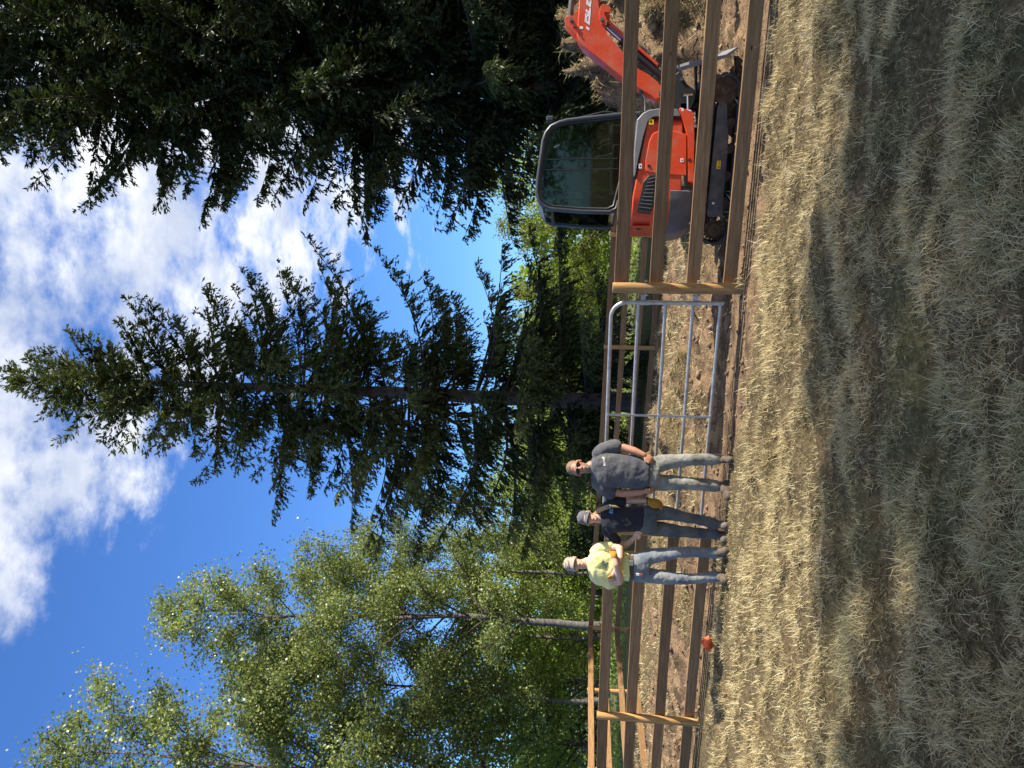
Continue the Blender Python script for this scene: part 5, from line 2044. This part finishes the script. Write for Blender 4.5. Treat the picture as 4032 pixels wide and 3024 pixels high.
p.hand(gl, W_, p.J(1060, 668, -.08) - W_, (-.7, -.7, 0), 1.2, .32, 1.35)
p.garment('glove', gl, GLOVE, .006, 2, ((.03, .006),), 'yellow leather work glove on the hanging hand')
MB().tube([p.J(940, 642, -.05), p.J(950, 643, -.052)], .044, 12).build('glove_cuff', LENS, p.root, 40, off=p.base)
# small blue badge on the chest with darker blue letters
BLUEP = simple('pale_blue_print', (.16, .33, .42), .7, var=.1)
BLUED = simple('blue_print', (.03, .09, .42), .7, var=.1)
c = [p.J(600, 712, -.2), p.J(632, 718, -.2), p.J(624, 778, -.2), p.J(590, 770, -.2)]
grid = [c[0].lerp(c[1], i / 3).lerp(c[3].lerp(c[2], i / 3), j / 5) for i in range(4) for j in range(6)]
shirt_print(p, sho, 'chest_badge', [(grid, [(i * 6 + j, i * 6 + j + 1, (i + 1) * 6 + j + 1, (i + 1) * 6 + j) for i in range(3) for j in range(5)])], BLUEP)
marks = []
for k, (h0, h1, lean_) in enumerate(((.2, .8, .1), (.2, .8, -.1), (.25, .75, .0), (.2, .8, .12), (.3, .8, -.08))):     # marks too small to read
    t0 = .10 + .17 * k; t1 = t0 + .09
    q = lambda t, h: c[2].lerp(c[1], t).lerp(c[3].lerp(c[0], t), h)
    marks.append(([q(t0, h0), q(t1, h0), q(t1 + lean_, h1), q(t0 + lean_, h1)], [(0, 1, 2, 3)]))
shirt_print(p, sho, 'badge_marks', marks, BLUED, .006)

# ---- boy in yellow with folded arms
p = Person('boy in a yellow T-shirt and camouflage cap with his arms folded', 8.88)
p.start(1690, 1200)
p.head(p.J(258, 1235, -.02), yaw=.20, tilt=-.02, roll=-.03, s=1.0, neck=p.J(385, 1225, .02))
mb = p.mb
p.trunk(mb, [(395, 1165, 1285, .06, .02), (440, 1110, 1350, .08, .01), (600, 1130, 1360, .09, 0), (780, 1140, 1360, .09, 0)])
P1 = p.limb(mb, [(470, 1088, 0), (570, 1072, -.01), (675, 1085, -.06), (690, 1092, -.08)], [.05, .047, .043, .041])
P = p.limb(mb, [(690, 1092, -.08), (690, 1180, -.17), (655, 1290, -.185), (625, 1335, -.175)], [.041, .042, .034, .028])
P2 = p.limb(mb, [(470, 1385, 0), (570, 1400, -.02), (680, 1400, -.07), (690, 1396, -.08)], [.05, .047, .043, .041])
P = p.limb(mb, [(690, 1396, -.08), (680, 1330, -.19), (655, 1235, -.245), (636, 1175, -.225)], [.041, .043, .035, .029])
p.finish_body(skin=(.60, .36, .25), lip=(.50, .22, .18))
HAIR3 = simple('sandy_hair', (.26, .16, .085), .65, var=.4, scale=55, bmp=.4)
hb = MB(); HH = p.H
hb.ball(HH(0, .05, .0), (.076, .066, .074), 16, 12, rot=p.hR)
for sx in (-1, 1):
    hb.ball(HH(sx * .070, .0, .012), (.014, .034, .03), 10, 8, rot=p.hR)
p.garment('hair', hb, HAIR3, .006, 1, ((.012, .016), (.03, .008)))
# camouflage cap
CAMO, nt, bs = new_mat('camouflage_cloth')
nq = noise_tex(nt, 26, 3, .6, stretch=(1, 1, 2.2))
cr_ = ramp(nt, nq, [(0, (.10, .075, .05)), (.42, (.30, .22, .15)), (.5, (.42, .36, .29)), (.6, (.17, .13, .09))])
cr_.node.color_ramp.interpolation = 'CONSTANT'
nt.links.new(cr_, bs.inputs['Base Color']); bs.inputs['Roughness'].default_value = .9
CAPB = cloth('tan_brim', (.33, .27, .22), (.38, .33, .29), .5, scale=10)
capo = p.cap(CAMO, CAPB, low=.042, bl=.075, bdrop=.03)
SH3 = cloth('yellow_tshirt', (.78, .74, .30), (.70, .66, .34), .4, scale=5)
sh = MB()
p.trunk(sh, [(385, 1172, 1280, .07, .02), (410, 1130, 1320, .09, .015), (445, 1098, 1370, .115, .01), (520, 1100, 1385, .130, 0), (620, 1120, 1370, .130, 0), (700, 1125, 1375, .128, 0), (745, 1125, 1385, .130, 0), (772, 1128, 1390, .128, 0)], 24)
p.limb(sh, [(450, 1125, 0), (500, 1088, 0), (560, 1074, -.01), (590, 1070, -.015)], [.068, .064, .062, .064])
p.limb(sh, [(450, 1345, 0), (500, 1385, 0), (560, 1406, -.01), (592, 1420, -.015)], [.068, .066, .068, .072])
sho = p.garment('shirt', sh, SH3)
TR3 = cloth('blue_jeans', (.105, .14, .19), (.30, .30, .27), .85, scale=4.5)
tr_ = MB()
p.trunk(tr_, [(790, 1135, 1385, .112, 0), (850, 1125, 1395, .122, 0), (910, 1115, 1400, .122, 0), (960, 1110, 1402, .108, 0)])
p.limb(tr_, [(910, 1175, 0), (1020, 1160, -.01), (1130, 1140, -.02), (1230, 1125, -.03), (1350, 1120, -.01), (1470, 1122, .0), (1580, 1132, .01)], [.085, .085, .075, .064, .060, .060, .062])
p.limb(tr_, [(910, 1340, 0), (1020, 1345, -.01), (1130, 1360, -.02), (1230, 1372, -.03), (1350, 1372, -.01), (1470, 1360, .0), (1580, 1348, .01)], [.085, .085, .077, .066, .062, .061, .062])
p.garment('jeans', tr_, TR3, disp=((.13, .026), (.05, .011)))
bt = MB()
p.trunk(bt, [(778, 1134, 1386, .124, 0), (812, 1131, 1390, .126, 0)])
belt = p.add('belt', bt, BELT)
MB().box(p.J(797, 1225, -.132), (.062, .012, .046), bev=.006).build('buckle', STEEL, belt, off=p.base)
PHW = simple('white_case', (.7, .68, .66), .5); PHR = simple('red_case', (.35, .08, .07), .6)
MB().box(p.J(855, 1332, -.135), (.03, .012, .04), bev=.004).build('pocket_tag', PHW, p.root, off=p.base)
MB().box(p.J(885, 1336, -.135), (.03, .012, .032), bev=.004).build('pocket_tag', PHR, p.root, off=p.base)
p.boots([((1630, 1133, .01), rad(24), .98), ((1625, 1347, .01), rad(-4), .98)], BOOT)
gl = MB()
W_ = p.J(652, 1205, -.235)
gl.tube([p.J(642, 1180, -.228), p.J(630, 1150, -.21)], [.034, .038], 12)
p.hand(gl, p.J(636, 1160, -.215), p.J(625, 1095, -.10) - p.J(636, 1160, -.215), (0, -.3, 1), .85, .3, 1.1)
p.garment('glove', gl, GLOVE, .006, 2, ((.03, .006),))
gl = MB()
p.hand(gl, p.J(624, 1335, -.16), p.J(612, 1390, -.07) - p.J(624, 1335, -.16), (0, -.3, 1), .85, .3, 1.1)
gl.tube([p.J(634, 1318, -.175), p.J(626, 1340, -.165)], [.032, .034], 12)
p.garment('glove', gl, GLOVE, .006, 2, ((.03, .006),))
# faded desert print: a round sun and cacti
GRN = simple('faded_green_print', (.30, .40, .17), .8, var=.2); GRD = simple('dark_green_print', (.20, .27, .16), .8, var=.3); SUNP = simple('faded_sun_print', (.80, .62, .20), .8, var=.1)
shirt_print(p, sho, 'sun_print', [disc(p.J(495, 1212, -.2), .036, .034)], SUNP)
shirt_print(p, sho, 'cactus_print', [disc(p.J(512, 1262, -.2), .013, .045), disc(p.J(505, 1282, -.2), .010, .03, rot=.5), disc(p.J(535, 1285, -.2), .018, .010)], GRN)
shirt_print(p, sho, 'bush_print', [disc(p.J(548, 1245, -.2), .035, .016, rot=.3), disc(p.J(560, 1285, -.2), .03, .014), disc(p.J(530, 1232, -.2), .02, .012, rot=-.5), disc(p.J(575, 1255, -.2), .03, .012)], GRD)

# ------------------------------------------------------------------ small things
FLAG = simple('orange_flag_cloth', (.85, .12, .03), .7, var=.12, scale=20)
PINK = simple('pink_flag_cloth', (.8, .12, .14), .7, var=.1)
# orange marker flag standing by the left fence
c = gnd(2200 + 1440 / 2.292, 2300 + 545 / 2.292)
c.z = gz(c.x, c.y)
fl = empty('marker_flag', c)
tag(fl, 'bright orange marker flag on a short wire in the grass by the left fence', 'flag', 'survey flags')
mb = MB()
nxf, nzf = 9, 7
V = []
for i in range(nxf):
    for j in range(nzf):
        u_, v_ = i / (nxf - 1), j / (nzf - 1)
        x = (u_ - .5) * .15; z = (v_ - .5) * .12
        xr = x * math.cos(.62) - z * math.sin(.62); zr = x * math.sin(.62) + z * math.cos(.62)
        V.append((xr, .018 * math.sin(u_ * 7 + v_ * 3) + .01 * math.sin(v_ * 9), .115 + zr))
mb.add(V, [(i * nzf + j, (i + 1) * nzf + j, (i + 1) * nzf + j + 1, i * nzf + j + 1) for i in range(nxf - 1) for j in range(nzf - 1)])
fc = mb.build('flag_cloth', FLAG, fl, True)
sm = fc.modifiers.new('thickness', 'SOLIDIFY'); sm.thickness = .0015
MB().tube([(.02, .02, -.05), (.02, .015, .12), (.03, .01, .2)], .0018, 6).build('wire', RUSTY, fl)
c = gnd(2250 + 800 / 2.37, 1100 + 810 / 2.37)
c.z = gz(c.x, c.y)
fl = empty('marker_flag', c)
tag(fl, 'small red marker flag seen through the gate, in the paddock grass', 'flag', 'survey flags')
mb = MB()
mb.add([(-.10, 0, .05), (.02, .02, .03), (.12, 0, .12), (-.03, .01, .20), (.02, .03, .13)], [(0, 1, 4), (1, 2, 4), (2, 3, 4), (3, 0, 4)])
fc = mb.build('flag_cloth', PINK, fl)
sm = fc.modifiers.new('thickness', 'SOLIDIFY'); sm.thickness = .002
MB().tube([(-.02, .01, -.05), (-.02, .01, .2)], .003, 6).build('wire', RUSTY, fl)
# white sign post and pump beyond the far fence, seen through the gate
c = at(2250 + 600 / 2.37, 1100 + 450 / 2.37, 27)
zg = gz(c.x, c.y)
wp = empty('standpipe', (c.x, c.y, zg))
tag(wp, 'white standpipe with a tap on the bright lawn beyond the far fence', 'standpipe')
MB().box((0, 0, .45), (.10, .10, 1.0), bev=.01).build('pipe_cover', WHITEP, wp)
MB().box((0, -.07, .86), (.06, .06, .05), bev=.01).build('tap', RUSTY, wp)
tb_ = MB()
tb_.tube([(0, -.08, .84), (.12, -.1, .84), (.16, -.1, .74)], .02, 6)
tb_.build('spout', RUSTY, wp)
